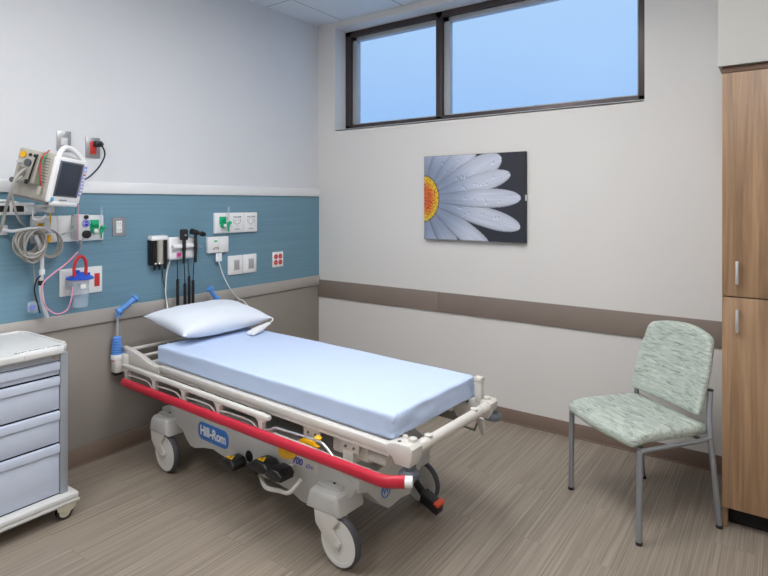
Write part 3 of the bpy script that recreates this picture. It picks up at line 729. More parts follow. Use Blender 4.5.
for x, y in ((CF+0.005, YR-0.02), (0.09, YR-0.02), (CF+0.005, YL+0.06), (0.09, YL+0.06)):
    c = MB(M['cream_pl']).prism([(y+2.65-0.045, 0.082), (y+2.65+0.05, 0.082), (y+2.65+0.048, 0.05), (y+2.65+0.01, 0.03), (y+2.65-0.035, 0.05)], 'x', x-0.27-0.022, x-0.27-0.014, 0.003)
    c.prism([(y+2.65-0.045, 0.082), (y+2.65+0.05, 0.082), (y+2.65+0.048, 0.05), (y+2.65+0.01, 0.03), (y+2.65-0.035, 0.05)], 'x', x-0.27+0.014, x-0.27+0.022, 0.003)
    c.prism([(y+2.65+0.03, 0.07), (y+2.65+0.068, 0.078), (y+2.65+0.068, 0.070), (y+2.65+0.035, 0.055)], 'x', x-0.27-0.012, x-0.27+0.018, 0.003)
    c = c.build('caster_fork', ct)
    MB(M['black']).lathe([(0.025, -0.012), (0.036, -0.010), (0.0375, 0), (0.036, 0.010), (0.025, 0.012)], (x-0.27, y+2.65, 0.0375), 'x', n=28).lathe([(0, -0.0135), (0.026, -0.0125), (0.026, 0.0125), (0, 0.0135)], (x-0.27, y+2.65, 0.0375), 'x', m=M['cream_pl'], n=24).build('wheel', c)

# ================================================================== things on the left wall (x = 0)
def wall_thing(name, y, z, label, cat, group=None, x=0.012): return empty(name, (x, y, z), label, cat, group)
def outlet_faces(mb, y, z, m=None, dark=None):
    # a duplex of two sockets in local wall coordinates
    for dz in (-0.021, 0.021):
        mb.box(0.0085, 0.0100, y-0.016, y+0.016, z+dz-0.014, z+dz+0.014, 0.004, m=m)
        for dy in (-0.006, 0.006): mb.box(0.0098, 0.0104, y+dy-0.0012, y+dy+0.0012, z+dz-0.003, z+dz+0.006, m=M['black'])
# single duplex outlet, steel plate
t = wall_thing('duplex_outlet', -1.80, 1.356, 'white duplex outlet in a grey plate, left of the black dispenser', 'outlet')
MB(M['plate_grey']).box(0, 0.007, -0.040, 0.040, -0.056, 0.056, 0.003).build('cover_plate', t)
o_ = MB(M['plate']).box(0.006, 0.0088, -0.018, 0.018, -0.036, 0.036, 0.002); outlet_faces(o_, 0, 0, M['plate']); o_.build('socket', t)
# red four-way outlet near the corner
t = wall_thing('quad_outlet', -0.49, 1.053, 'small white plate with four red sockets nearest the corner', 'outlet')
MB(M['plate']).box(0, 0.006, -0.058, 0.058, -0.060, 0.060, 0.003).build('cover_plate', t)
for dy in (-0.024, 0.024):
    for dz in (-0.023, 0.023):
        MB(M['red_plug']).cyl((0.005, dy, dz), (0.0092, dy, dz), 0.019).box(0.0085, 0.0098, dy-0.007, dy-0.005, dz-0.004, dz+0.005, m=M['plate']).box(0.0085, 0.0098, dy+0.005, dy+0.007, dz-0.004, dz+0.005, m=M['plate']).build('socket', t)
# pair of switch plates
for y, lab in ((-0.918, 'left one of two white plates with tall grey switch inserts'), (-0.782, 'right one of two white plates with tall grey switch inserts')):
    t = wall_thing('switch_plate', y, 1.046, lab, 'switch plate', 'twin white switch plates')
    MB(M['plate']).box(0, 0.012, -0.066, 0.066, -0.070, 0.070, 0.005).box(0.011, 0.014, -0.056, 0.056, -0.058, 0.058, 0.003).build('cover_plate', t)
    i_ = MB(M['plas_lt']).box(0.013, 0.017, -0.020, 0.034, -0.040, 0.040, 0.004)
    for k in range(3): i_.box(0.0165, 0.018, -0.014+k*0.016, -0.004+k*0.016, -0.034, 0.034, 0.001, m=M['plate_grey'])
    i_.build('switch_insert', t)
# medical gas outlets
def gas_plate(y, label, group):
    t = wall_thing('gas_outlet', y, 1.357, label, 'gas outlet', group)
    MB(M['plate']).box(0, 0.022, -0.065, 0.065, -0.073, 0.073, 0.006).box(0.021, 0.024, -0.058, 0.058, -0.066, 0.060, 0.004).build('cover_plate', t)
    return t
def gas_print(t, word):
    p = MB(M['ink_grey'])
    RW = Matrix.Rotation(PI/2, 4, 'Z') @ Matrix.Rotation(PI/2, 4, 'X')
    p.text(word, 0.018, M['ink_grey'], Matrix.Translation((0.0245, 0, 0.040)) @ RW, bold=0.0003)
    for k in range(7):
        a = PI + PI*k/6
        p.box(0.024, 0.0248, 0.030*math.cos(a)-0.004, 0.030*math.cos(a)+0.004, 0.012+0.022*math.sin(a)-0.003, 0.012+0.022*math.sin(a)+0.003, 0.0005)
    for dy in (-0.03, -0.012, 0.012, 0.03): p.box(0.024, 0.0248, dy-0.002, dy+0.002, 0.012, 0.026, 0.0005)
    p.lathe([(0.003, 0), (0.003, 0.001)], (0.024, 0, -0.022), 'x', n=10)
    p.box(0.024, 0.0248, -0.022, 0.022, -0.050, -0.045, 0.0005)
    p.build('printed_dial', t)
def flowmeter(t, dy=0.0):
    g = MB(M['green'])
    g.box(0.024, 0.036, dy-0.030, dy+0.026, -0.006, 0.046, 0.004).box(0.036, 0.050, dy-0.022, dy+0.016, 0.012, 0.034, 0.005)
    g.cyl((0.024, dy-0.006, -0.018), (0.060, dy-0.006, -0.018), 0.016, bev=0.003)
    g.cyl((0.05, dy+0.030, -0.004), (0.05, dy+0.052, 0.004), 0.013, bev=0.003)
    g.prism([(dy+0.018, -0.006), (dy+0.046, -0.006), (dy+0.036, -0.035), (dy+0.034, -0.062), (dy+0.028, -0.062), (dy+0.026, -0.035)], 'x', 0.046, 0.056, 0.002)
    g = g.build('green_adaptor', t)
    MB(M['plate']).cyl((0.055, dy-0.006, -0.018), (0.068, dy-0.006, -0.018), 0.013, bev=0.003).build('cap', g)
    MB(M['clearp']).cyl((0.05, dy+0.032, 0.0), (0.05, dy+0.032, 0.110), 0.0075, n=16).cyl((0.05, dy+0.032, 0.11), (0.05, dy+0.032, 0.125), 0.004, n=12).build('flow_tube', g)
g1 = gas_plate(-1.045, 'white gas outlet with green flowmeter above the call station', 'gas outlets by the corner'); flowmeter(g1)
g2 = gas_plate(-0.914, 'middle plate of the three gas outlets by the corner', 'gas outlets by the corner'); gas_print(g2, 'VACUUM')
g3 = gas_plate(-0.784, 'rightmost plate of the three gas outlets by the corner', 'gas outlets by the corner'); gas_print(g3, 'VACUUM')
h1 = gas_plate(-2.227, 'white gas outlet with yellow fitting below the monitor', 'gas outlets below the monitor')
yb = MB(M['yellow']).box(0.024, 0.034, -0.035, -0.002, -0.025, 0.035, 0.004).box(0.024, 0.04, 0.012, 0.028, -0.072, -0.03, 0.004).tube([(0.03, 0.02, -0.03), (0.04, 0.022, 0.04), (0.04, 0.022, 0.12)], 0.0045)
yb.box(0.034, 0.05, -0.012, 0.02, -0.03, 0.045, 0.005, m=M['plas_lt']).cyl((0.024, 0.022, 0.0), (0.06, 0.022, 0.0), 0.012, m=M['plate'])
yb.build('yellow_fitting', h1)
h2 = gas_plate(-2.097, 'white gas outlet with thin teal hose, left of the suction regulator', 'gas outlets below the monitor')
tb = MB(M['green']).cyl((0.024, 0.015, 0.01), (0.05, 0.015, 0.01), 0.010).box(0.03, 0.045, 0.004, 0.02, -0.035, 0.025, 0.003, m=M['plas_lt']).tube([(0.045, 0.02, 0.02), (0.05, 0.022, 0.08), (0.05, 0.022, 0.14)], 0.003, m=M['teal'])
tb.tube([(0.03, -0.045, -0.03), (0.05, -0.01, -0.015), (0.06, 0.03, -0.005)], 0.005, m=M['silver'])
tb.build('teal_hose', h2)
h3 = gas_plate(-1.967, 'white gas outlet with green flowmeter beside the suction regulator', 'gas outlets below the monitor'); flowmeter(h3, 0.005)
# suction regulator
ry, rz = (-2.055, 1.366)
t = empty('suction_regulator', (0.036, ry, rz), 'grey suction regulator with purple gauge and black knob', 'regulator')
MB(M['plas_lt']).box(0.0, 0.085, -0.034, 0.030, -0.072, 0.070, 0.008).build('case', t)
MB(M['ink_blue']).cyl((0.085, 0.004, 0.022), (0.092, 0.004, 0.022), 0.024, bev=0.002, m=M['plate']).cyl((0.092, 0.004, 0.022), (0.0935, 0.004, 0.022), 0.021).build('gauge', t)
gm = MB(M['plate']); gm.tube([(0.0945, 0.004+0.015*math.cos(a*PI/10), 0.022+0.015*math.sin(a*PI/10)) for a in range(-3, 14)], 0.0013, 6).box(0.0935, 0.0945, -0.008, 0.014, 0.021, 0.023).build('gauge_scale', t)
MB(M['black']).cyl((0.085, 0.004, -0.040), (0.110, 0.004, -0.040), 0.022, bev=0.004).build('control_knob', t)
MB(M['black']).cyl((0.085, 0.004, 0.056), (0.100, 0.004, 0.056), 0.011, bev=0.002).build('mode_switch', t)
MB(M['plate_grey']).tube([(0.05, -0.006, -0.072), (0.05, -0.006, -0.125)], 0.004, 8).cyl((0.05, -0.006, -0.095), (0.05, -0.006, -0.072), 0.008).build('suction_port', t)

# upper steel plates behind the monitor
t = wall_thing('data_outlet', -2.112, 1.845, 'small grey data plate on the wall just above the monitor handle', 'outlet', x=0)
MB(M['plate_grey']).box(0, 0.006, -0.038, 0.038, -0.058, 0.058, 0.002).box(0.005, 0.010, -0.018, 0.018, -0.02, 0.02, 0.002, m=M['plas_lt']).lathe([(0.004, 0), (0.004, 0.002)], (0.006, 0, 0.047), 'x', m=M['silver'], n=10).build('cover_plate', t)
t = wall_thing('emergency_outlet', -1.950, 1.822, 'steel plate with a red outlet right of the monitor', 'outlet', x=0)
MB(M['plate_grey']).box(0, 0.006, -0.042, 0.042, -0.060, 0.060, 0.002).build('cover_plate', t)
MB(M['red_plug']).box(0.005, 0.010, -0.018, 0.018, -0.037, 0.037, 0.003).box(0.0098, 0.0104, -0.008, -0.005, -0.028, -0.018, m=M['black']).box(0.0098, 0.0104, 0.005, 0.008, -0.028, -0.018, m=M['black']).build('socket', t)
t = tag(rebase(MB(M['black']).box(0.010, 0.045, -1.955, -1.910, 1.828, 1.862, 0.008).cyl((0.045, -1.93, 1.845), (0.06, -1.92, 1.84), 0.009).tube([(0.045, -1.92, 1.838), (0.05, -1.905, 1.80), (0.05, -1.91, 1.76), (0.06, -1.95, 1.70), (0.10, -2.03, 1.64), (0.18, -2.12, 1.62)], 0.0045, 8, smooth_path=6).build('power_plug'), (0.01, -1.93, 1.845)), 'black power plug and cord in the red outlet behind the monitor', 'plug')

# wall track, arm and patient monitor
tr = empty('equipment_track', (0.0, -2.55, 1.47), 'white wall track with black slots at the left edge carrying the monitor arm', 'wall track')
MB(M['cream']).box(0.012, 0.06, -0.33, 0.265, -0.032, 0.032, 0.006).build('track', tr)
sl = MB(M['black'])
for k in range(5): sl.box(0.0595, 0.0615, -0.30+k*0.115, -0.20+k*0.115, -0.016, 0.016, 0.002)
sl.build('slots', tr)
ar = MB(M['plas_lt']).box(0.06, 0.09, 0.21, 0.26, -0.03, 0.025, 0.006).tube([(0.08, 0.235, 0.0), (0.16, 0.25, 0.0), (0.22, 0.27, 0.0)], 0.015, 14).box(0.17, 0.27, 0.21, 0.33, 0.010, 0.022, 0.004).cyl((0.22, 0.27, -0.02), (0.22, 0.27, 0.03), 0.020, bev=0.004)
ar.tube([(0.20, 0.20, 0.0), (0.22, 0.19, -0.045), (0.24, 0.215, -0.055), (0.25, 0.235, -0.03)], 0.004, 8, smooth_path=4, m=M['plate'])
ar.tube([(0.06, -0.05, 0.02), (0.10, 0.02, 0.04), (0.12, 0.12, 0.04), (0.15, 0.2, 0.01)], 0.006, 8, smooth_path=4, m=M['plate'])
ar.build('support_arm', tr)

MO = Matrix.Translation((0.245, -2.290, 1.636)) @ Matrix.Rotation(math.radians(27), 4, 'Z') @ Matrix.Rotation(math.radians(12), 4, 'Y') @ Matrix.Rotation(math.radians(-3), 4, 'X')
mn = bpy.data.objects.new('patient_monitor', None); mn.empty_display_size = 0.05; col.objects.link(mn); mn.matrix_basis = MO
tag(mn, 'bulky white bedside patient monitor with carry handle and dark screen', 'monitor')
# local: +x faces the viewer side, y right, z up
MB(M['plas_grey']).prism([(-0.105, -0.118), (0.085, -0.118), (0.085, 0.112), (0.02, 0.120), (-0.105, 0.085)], 'y', -0.105, 0.105, 0.008).build('housing', mn)
v_ = MB(M['bed_dark'])
for k in range(9): v_.box(0.015, 0.068, -0.1065, -0.104, -0.03+k*0.0145, -0.025+k*0.0145, 0.0005)
v_.build('vents', mn)
MB(M['plate']).box(0.082, 0.112, -0.112, 0.112, -0.120, 0.112, 0.012, seg=3).box(0.09, 0.118, -0.095, 0.09, -0.132, -0.112, 0.006).build('front_bezel', mn)
MB(M['lilac']).box(0.108, 0.1135, 0.082, 0.108, -0.075, 0.085, 0.002, m=M['lilac']).build('key_strip', mn)
ks = MB(M['plate'])
for k in range(8): ks.box(0.1132, 0.1145, 0.088, 0.102, -0.065+k*0.018, -0.055+k*0.018, 0.001)
ks.box(0.1132, 0.1148, 0.088, 0.102, 0.035, 0.044, 0.001, m=M['red_plug']).build('keys', mn)
sc_ = MB(M['ink_blue'])
MB(M['cone']).box(0.109, 0.1132, -0.095, 0.080, -0.086, 0.094, 0.003).build('screen_surround', mn)
MB(M['screen']).box(0.112, 0.1145, -0.082, 0.066, -0.078, 0.086, 0.002).build('screen', mn)
MB(M['cyan']).box(0.111, 0.1135, -0.104, -0.084, -0.112, -0.092, 0.001).build('badge', mn)
MB(M['ink_grey']).box(0.111, 0.113, -0.045, 0.01, -0.106, -0.100, 0.0005).build('printed_name', mn)
MB(M['plate']).tube([(0.09, -0.085, 0.10), (0.085, -0.075, 0.135), (0.07, -0.03, 0.158), (0.07, 0.03, 0.155), (0.085, 0.085, 0.120), (0.09, 0.10, 0.10)], 0.013, 12, smooth_path=6).build('carry_handle', mn)
mp_ = MB(M['plas_grey']).box(-0.120, -0.005, -0.140, -0.104, -0.045, 0.115, 0.005)
mp_.lathe([(0.016, 0), (0.016, 0.004), (0.011, 0.006), (0.0, 0.006)], (-0.092, -0.146, 0.086), 'y', m=M['yellow'], n=18)
for dx in (-0.055, -0.028): mp_.lathe([(0.008, 0), (0.008, 0.004)], (dx, -0.144, 0.090), 'y', m=M['black'], n=14)
mp_.box(-0.100, -0.062, -0.144, -0.140, -0.022, 0.026, 0.002, m=M['bed_dark']).lathe([(0.018, 0), (0.018, 0.008)], (-0.058, -0.148, 0.050), 'y', m=M['cone'], n=18)
mp_.box(-0.055, -0.035, -0.142, -0.140, -0.052, -0.03, 0.002, m=M['black']).lathe([(0.013, 0), (0.013, 0.03)], (-0.10, -0.170, -0.045), 'y', m=M['cone'], n=16).lathe([(0.01, 0), (0.01, 0.02)], (-0.10, -0.160, 0.045), 'y', m=M['silver'], n=16)
mp_.build('connector_module', mn).location.x = 0.038
MB(M['bed_dark']).box(-0.09, 0.10, -0.10, 0.10, -0.128, -0.116, 0.004).build('mounting_foot', mn)
# leads draped over the monitor side
ld = MB(M['redtube'])
def MW(p): return tuple(MO @ Vector(p))
def mlead(name, label, segs):
    b_ = MB()
    for pts, r, m in segs: b_.tube([MW(p) for p in pts], r, 8, smooth_path=5, m=m)
    o = b_.build(name); return tag(rebase(o, o.data.vertices[0].co.copy()), label, 'cable', 'leads on the monitor side')
mlead('monitor_lead', 'red and green leads draped down the left side of the monitor', [([(0.04, -0.10, 0.13), (0.042, -0.125, 0.08), (0.046, -0.13, 0.0), (0.048, -0.115, -0.06)], 0.0035, M['green']), ([(0.045, -0.10, 0.13), (0.040, -0.13, 0.09), (0.050, -0.135, 0.01), (0.055, -0.115, -0.05)], 0.0035, M['redtube']), ([(0.05, -0.116, -0.05), (0.052, -0.118, -0.09)], 0.010, M['plas_grey'])])
mlead('monitor_lead', 'thick black lead hanging across the connector module of the monitor', [([(0.024, -0.146, 0.10), (0.018, -0.150, 0.03), (0.008, -0.147, -0.04)], 0.0045, M['black'])])
# grey leads leaving the module and falling to the coil
for lab, pts, r in (('grey lead arching from the monitor module down past the wall track', [(0.285, -2.402, 1.681), (0.31, -2.469, 1.629), (0.3, -2.495, 1.538), (0.22, -2.486, 1.456), (0.18, -2.488, 1.378), (0.02, -2.46, 1.312)], 0.007),
                    ('dark grey lead dropping straight from the monitor module', [(0.3, -2.443, 1.63), (0.3, -2.482, 1.586), (0.26, -2.467, 1.514), (0.2, -2.421, 1.426), (0.03, -2.321, 1.379)], 0.0055)):
    o = MB(M['cable'] if 'arching' in lab else M['plas_grey']).tube(pts, r, 8, smooth_path=6).build('monitor_cable')
    tag(rebase(o, pts[0]), lab, 'cable')

# cable coil on its hook
hk = empty('cable_hook', (0.02, -2.42, 1.356), 'pale hook bracket holding the coiled beige cables', 'hook')
hx_, hy_, hz_ = (0.02, -2.42, 1.356)
MB(M['plas_lt']).tube([(0.0, 0.0, 0.01), (0.06, 0.02, 0.0), (0.11, 0.08, 0.012), (0.13, 0.14, 0.014), (0.12, 0.18, -0.01)], 0.008, 10, smooth_path=5).box(-0.008, 0.008, -0.02, 0.02, -0.02, 0.03, 0.004).build('hook_arm', hk)
cx_, cy_, cz_ = (0.1, -2.326, 1.277)
for k in range(1): pass
co = MB(M['cable']); rr_ = random.Random(3)
for k in range(13):
    a_ = 0.052+rr_.uniform(-0.016, 0.016); b__ = 0.078+rr_.uniform(-0.018, 0.010); ox = (k-6)*0.007; tl = rr_.uniform(-0.25, 0.35); oy = rr_.uniform(-0.010, 0.012)
    co.tube([(cx_+ox+0.02*math.sin(q*PI/12+k), cy_+oy+a_*math.cos(q*PI/12)+tl*0.03*math.sin(q*PI/12), cz_+0.085-b__+b__*math.sin(q*PI/12)) for q in range(24)], 0.0052, 8, closed=True, m=M['cable'] if k % 3 else M['plas_grey'])
tag(rebase(co.build('coiled_cable'), (cx_, cy_, cz_)), 'large bundle of beige cable coiled on the hook below the track', 'cable', None)
cx2, cy2, cz2 = (0.06, -2.21, 1.284)
co = MB(M['cable'])
for k in range(3):
    co.tube([(cx2+0.007*k+0.01*math.sin(q*PI/12+k), cy2+(0.042+0.006*k)*math.cos(q*PI/12), cz2+0.070*math.sin(q*PI/12)-0.004*k) for q in range(24)], 0.0045, 8, closed=True)
tag(rebase(co.build('coiled_cable'), (cx2, cy2, cz2)), 'smaller pale cable loops hanging right of the big coil', 'cable')
# hanging hose with black strap
hp = [(0.13, -2.31, 1.329), (0.1, -2.273, 1.252), (0.08, -2.259, 1.155), (0.07, -2.26, 1.048), (0.07, -2.25, 0.966), (0.06, -2.225, 0.886)]
hh = empty('monitor_hose', hp[2], 'thick pale grey hose hanging straight down with a black strap', 'hose')
LOC = Matrix.Translation(-Vector(hp[2]))
MB(M['plas_lt']).tube(hp, 0.010, 12, smooth_path=6, M4=LOC).build('hose', hh)
q0 = Vector((0.072, -2.258, 1.074)); q1 = Vector((0.078, -2.258, 1.133))
MB(M['black']).cyl(q0+Vector((0, 0, -0.012)), q0+Vector((0, 0, 0.014)), 0.0165, bev=0.003, M4=LOC).build('strap', hh)
MB(M['plate']).cyl(q1+Vector((0, 0, -0.014)), q1+Vector((0, 0, 0.014)), 0.0145, bev=0.003, M4=LOC).build('connector', hh)
o = MB(M['black']).tube([(0.08, -2.264, 1.113), (0.07, -2.282, 1.093), (0.07, -2.292, 1.041), (0.07, -2.279, 0.976), (0.06, -2.26, 0.914)], 0.004, 8, smooth_path=6).build('black_lead')
tag(rebase(o, (0.07, -2.292, 1.041)), 'thin black lead bowing out left of the grey hose', 'cable')
pr = empty('wrapped_probe', (0.06, -2.297, 0.951), 'blue probe in clear wrapping hanging from a thin grey lead', 'probe')
pl_ = Matrix.Translation(-Vector((0.06, -2.297, 0.951)))
MB(M['cable']).tube([(0.09, -2.312, 1.254), (0.07, -2.292, 1.12), (0.06, -2.285, 0.976)], 0.004, 8, smooth_path=4, M4=pl_).build('lead', pr)
MB(M['clearp']).soft((0.012, 0.026, 0.030), 0.010, (4, 6, 6), lambda p: p + Vector((0, 0.004*noise.noise(p*80), 0.005*noise.noise(p*60)))).build('clear_bag', pr)
MB(M['ink_blue']).box(-0.006, 0.006, -0.012, 0.014, -0.016, 0.010, 0.004).build('probe_tip', pr)

# outlet bank behind the suction canister
t = wall_thing('outlet_bank', -2.022, 1.053, 'wide white outlet plate behind the suction canister with a red socket', 'outlet')
MB(M['plate']).box(0, 0.012, -0.122, 0.118, -0.075, 0.078, 0.006).box(0.011, 0.016, -0.11, -0.05, -0.060, 0.062, 0.003).build('cover_plate', t)
MB(M['plas_lt']).box(0.016, 0.019, -0.095, -0.068, -0.038, 0.038, 0.003).build('switch_insert', t)
MB(M['red_plug']).box(0.011, 0.017, 0.070, 0.100, -0.038, 0.038, 0.003).build('socket', t)
# suction canister
cx_, cy_, cz_ = (0.1, -2.071, 1.077)
sn = empty('suction_canister', (cx_, cy_, cz_), 'clear suction canister with deep blue lid on the left wall', 'canister')
MB(M['clearp']).lathe([(0.048, 0), (0.046, -0.02), (0.040, -0.150), (0.036, -0.155), (0, -0.155)], n=32).build('jar', sn)
MB(M['clearp']).lathe([(0.0475, -0.003), (0.0475, -0.018), (0.0, -0.018)], n=32, m=M['plate']).build('jar_rim', sn)
MB(M['blue_lid']).lathe([(0.054, -0.002), (0.068, 0.0), (0.069, 0.008), (0.060, 0.016), (0.040, 0.022), (0.030, 0.034), (0.018, 0.038), (0, 0.038)], n=36).cyl((0.0, 0.045, 0.012), (0, 0.045, 0.032), 0.010).cyl((0.03, -0.03, 0.012), (0.03, -0.03, 0.034), 0.009).cyl((0, -0.012, 0.03), (0, -0.012, 0.05), 0.010).build('lid', sn)
MB(M['plate']).box(-0.088, -0.045, -0.025, 0.025, -0.045, 0.0, 0.006).build('wall_bracket', sn)
MB(M['plate']).box(0.03, 0.052, -0.018, 0.008, -0.050, -0.024, 0.004).build('float_valve', sn)
MB(M['redtube']).tube([(0.03, -0.045, 0.02), (0.03, -0.046, 0.07), (0.028, -0.030, 0.115), (0.028, -0.010, 0.128), (0.028, 0.012, 0.112), (0.028, 0.020, 0.07), (0.028, 0.014, 0.02)], 0.0085, 12, smooth_path=6).build('red_hose', sn)
o = MB(M['pink']).tube([(0.12, -2.092, 1.23), (0.11, -2.151, 1.168), (0.1, -2.228, 1.11), (0.1, -2.263, 1.072), (0.09, -2.263, 1.002), (0.09, -2.239, 0.94), (0.09, -2.188, 0.9), (0.1, -2.141, 0.915), (0.12, -2.129, 0.97), (0.13, -2.123, 1.041)], 0.0042, 10, smooth_path=8).build('suction_tube')
tag(rebase(o, (0.09, -2.188, 0.9)), 'pink clear tube looping left of the suction canister', 'tube')
o = MB(M['pink']).tube([(0.16, -2.109, 1.489), (0.15, -2.106, 1.38), (0.12, -2.094, 1.28)], 0.0025, 8, smooth_path=4).build('thin_tube')
tag(rebase(o, (0.15, -2.106, 1.38)), 'thin pink tube running up from the suction regulator to the monitor', 'tube')

# specula dispenser
sp = wall_thing('specula_dispenser', -1.555, 1.19, 'black tube specula dispenser with white cap on the blue panel', 'dispenser')
MB(M['plate']).box(0, 0.055, -0.060, 0.060, 0.072, 0.103, 0.010).build('cap', sp)
MB(M['black_gloss']).box(0, 0.04, -0.057, 0.057, -0.085, 0.075, 0.006).cyl((0.038, -0.034, -0.085), (0.038, -0.034, 0.073), 0.018).cyl((0.038, 0.038, -0.085), (0.038, 0.038, 0.073), 0.018).build('body', sp)
MB(M['plas_grey']).cyl((0.040, 0.006, -0.078), (0.040, 0.006, 0.073), 0.020).build('tip_tube', sp)
n_ = MB(M['black_gloss'])
for dy in (-0.034, 0.0, 0.04): n_.cyl((0.045, dy, -0.115), (0.045, dy, -0.083), 0.006, 0.011)
n_.build('nozzles', sp)
for k, dy in enumerate((-0.034, -0.008)): MB(M['plate']).lathe([(0.006, 0), (0.006, 0.003)], (0.056, dy, -0.072), 'x', n=12).build('button', sp)

# diagnostic wall transformer
dg = wall_thing('diagnostic_set', -1.393, 1.205, 'white wall diagnostic set with two black handles and coiled cords', 'diagnostic set')
MB(M['plate']).box(0, 0.055, -0.100, 0.105, -0.075, 0.072, 0.018, seg=4).box(0.05, 0.085, -0.085, 0.095, 0.0, 0.026, 0.010).build('case', dg)
MB(M['plas_lt']).box(0.0545, 0.060, -0.08, 0.09, -0.022, -0.006, 0.002).build('groove', dg)
MB(M['ink_pink']).box(0.0545, 0.0562, -0.045, -0.012, -0.056, -0.030, 0.001).box(0.0545, 0.0562, -0.045, -0.012, -0.062, -0.058, 0.0005).build('pink_sticker', dg)
def instr(y, head):
    h = MB(M['black']).cyl((0.085, y, -0.10), (0.085, y, 0.055), 0.009, 0.012, bev=0.003).cyl((0.085, y, -0.02), (0.085, y, 0.03), 0.0125)
    h.build('instrument_handle', dg)
    hd = MB(M['black'])
    if head: # ophthalmoscope
        hd.box(0.070, 0.100, y-0.028, y+0.026, 0.050, 0.125, 0.012).cyl((0.098, y, 0.085), (0.103, y, 0.085), 0.006, m=M['plas_grey'])
    else:    # otoscope, turned sideways
        hd.cyl((0.085, y-0.034, 0.108), (0.085, y+0.020, 0.094), 0.020, 0.016, bev=0.003).cyl((0.085, y+0.018, 0.095), (0.085, y+0.055, 0.086), 0.012, 0.007).cyl((0.085, y+0.045, 0.088), (0.085, y+0.075, 0.082), 0.017, 0.014, bev=0.002).cyl((0.085, y, 0.05), (0.085, y, 0.09), 0.010)
        hd.cyl((0.085, y+0.006, 0.018), (0.085, y+0.045, 0.0), 0.010, m=M['clearp'])
    hd.build('ophthalmoscope_head' if head else 'otoscope_head', dg)
instr(-0.010, True); instr(0.078, False)
for y0, y1, zt, zb in ((-0.055, -0.050, -0.20, -0.43), (-0.004, 0.004, -0.235, -0.43), (0.024, 0.036, -0.19, -0.43), (0.074, 0.066, -0.22, -0.43)):
    cd = MB(M['black']).tube([(0.075, y0, -0.075), (0.075, (y0+y1)/2, -0.14), (0.075, y1, zt)], 0.003, 8)
    pts = []; n = int((zt-zb)/0.0055*6)
    for i in range(n+1): pts.append((0.075+0.0075*math.cos(i*PI/3), y1+0.0075*math.sin(i*PI/3), zt+(zb-zt)*i/n))
    cd.tube(pts, 0.0028, 5); cd.build('coiled_cord', dg)

# white cord left of the instrument cords
o = MB(M['cable_w']).tube([(0.04, -1.468, 1.129), (0.04, -1.49, 1.054), (0.045, -1.504, 0.939), (0.05, -1.497, 0.855), (0.1, -1.523, 0.794)], 0.0042, 8, smooth_path=6).build('hanging_cord')
tag(rebase(o, (0.04, -1.49, 1.054)), 'white cord hanging from the diagnostic set down behind the pillow', 'cable')
o = MB(M['black']).tube([(0.04, -1.526, 1.083), (0.03, -1.512, 1.004), (0.035, -1.494, 0.924), (0.04, -1.483, 0.833)], 0.003, 8, smooth_path=6).build('hanging_cord')
tag(rebase(o, (0.03, -1.512, 1.004)), 'thin dark cord hanging below the black specula dispenser', 'cable')

# call station, tag, cord and handset
cs = wall_thing('call_station', -1.082, 1.204, 'white nurse call station with green badge under the gas outlets', 'call station')
MB(M['plate']).box(0, 0.028, -0.090, 0.090, -0.056, 0.058, 0.008, seg=3).box(0.0275, 0.0295, 0.0, 0.002, -0.05, 0.052, m=M['plas_lt']).build('case', cs)
MB(M['green']).box(0.0275, 0.030, -0.038, -0.014, 0.022, 0.034, 0.001).build('badge', cs)
MB(M['lever']).tube([(0.03, -0.05, -0.03), (0.034, -0.035, -0.016), (0.034, -0.01, -0.016), (0.03, 0.0, -0.028)], 0.0035, 8).build('socket_bail', cs)
MB(M['white']).box(0.034, 0.036, -0.030, 0.022, -0.115, -0.058, 0.0008).build('paper_tag', cs)
hs = empty('call_handset', (0, 0, 0), 'white call handset with long cord lying on the mattress beside the pillow', 'handset')
ha = STM @ Vector((0.300, 0.150, 0.704)); hb_ = STM @ Vector((0.270, 0.300, 0.722))
hs.location = ha
d_ = (hb_-ha); HL = d_.length
HM = Matrix.Rotation(math.atan2(d_.y, d_.x), 4, 'Z') @ Matrix.Rotation(-math.atan2(d_.z, math.hypot(d_.x, d_.y)), 4, 'Y')
def hfn(p):
    t_ = (p.x/0.095+1)/2
    return Vector((p.x*1.0, p.y*(1.0-0.55*smst(0.35, 0.9, t_)), p.z*(1-0.35*smst(0.4, 1, t_)) + 0.008*t_))
MB(M['plate']).soft((0.095, 0.030, 0.012), 0.010, (20, 10, 4), hfn, M4=HM @ Matrix.Translation((0.075, 0, 0.003))).build('handset_body', hs)
MB(M['ink_grey']).cyl(HM @ Vector((0.0, 0, 0.011)), HM @ Vector((0.0, 0, 0.014)), 0.008).build('button', hs)
tail = HM @ Vector((0.168, 0, 0.012)) + ha
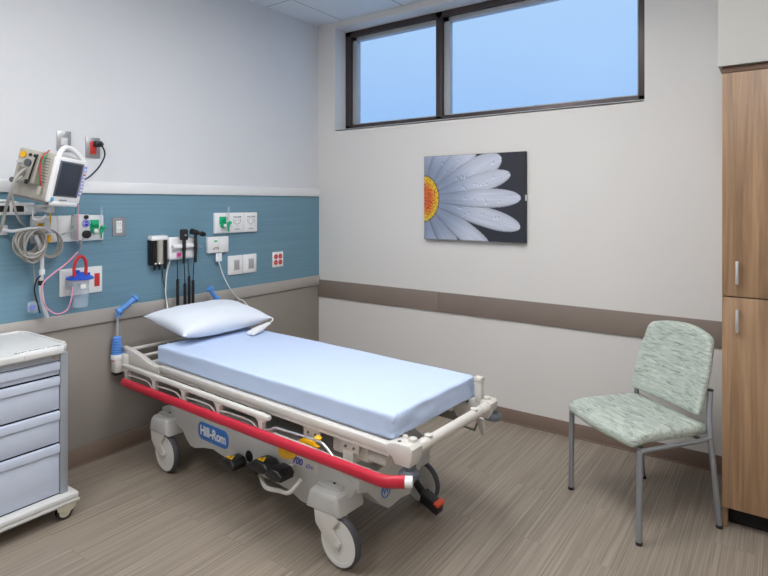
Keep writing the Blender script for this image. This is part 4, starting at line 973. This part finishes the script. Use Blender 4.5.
LH = Matrix.Translation(-ha)
MB(M['cable_w']).tube([(0.045, -1.098, 1.148), (0.05, -1.087, 1.084), (0.055, -1.048, 0.975), (0.06, -0.99, 0.876), (0.07, -0.926, 0.803), (0.13, -0.94, 0.80), (0.30, -1.0, 0.76), tuple(tail+Vector((-0.03, 0.05, 0.02))), tuple(tail)], 0.0042, 8, smooth_path=8, M4=LH).build('cord', hs)

# ================================================================== light, sky, camera
wd = bpy.data.worlds.new('sky'); scene.world = wd; wd.use_nodes = True
N = wd.node_tree.nodes; Lk = wd.node_tree.links; bg = N['Background']
tc = N.new('ShaderNodeTexCoord'); sp_ = N.new('ShaderNodeSeparateXYZ'); Lk.new(tc.outputs['Generated'], sp_.inputs[0])
nz = N.new('ShaderNodeTexNoise'); nz.inputs['Scale'].default_value = 1.6; nz.inputs['Detail'].default_value = 2; Lk.new(tc.outputs['Generated'], nz.inputs['Vector'])
ad = N.new('ShaderNodeMath'); ad.operation = 'MULTIPLY_ADD'; ad.inputs[1].default_value = 0.25; Lk.new(nz.outputs['Fac'], ad.inputs[0]); Lk.new(sp_.outputs['Z'], ad.inputs[2])
rp = N.new('ShaderNodeValToRGB'); rp.color_ramp.elements[0].position = 0.18; rp.color_ramp.elements[1].position = 0.50
rp.color_ramp.elements[0].color = rgb(146, 190, 246); rp.color_ramp.elements[1].color = rgb(176, 212, 252)
Lk.new(ad.outputs[0], rp.inputs['Fac']); Lk.new(rp.outputs['Color'], bg.inputs['Color']); bg.inputs['Strength'].default_value = 0.60

cd = bpy.data.cameras.new('camera'); cam = bpy.data.objects.new('camera', cd); col.objects.link(cam)
cam.location = (3.29181, -3.63812, 1.5); cam.rotation_euler = (PI/2, 0, 0.618564)
cd.sensor_width = 36; cd.lens = 36*562/768; cd.shift_y = -85/768; cd.clip_start = 0.05
scene.camera = cam
vs = scene.view_settings; vs.view_transform = 'Standard'; vs.look = 'None'; vs.gamma = 1; vs.use_curve_mapping = False; vs.exposure = 0.78
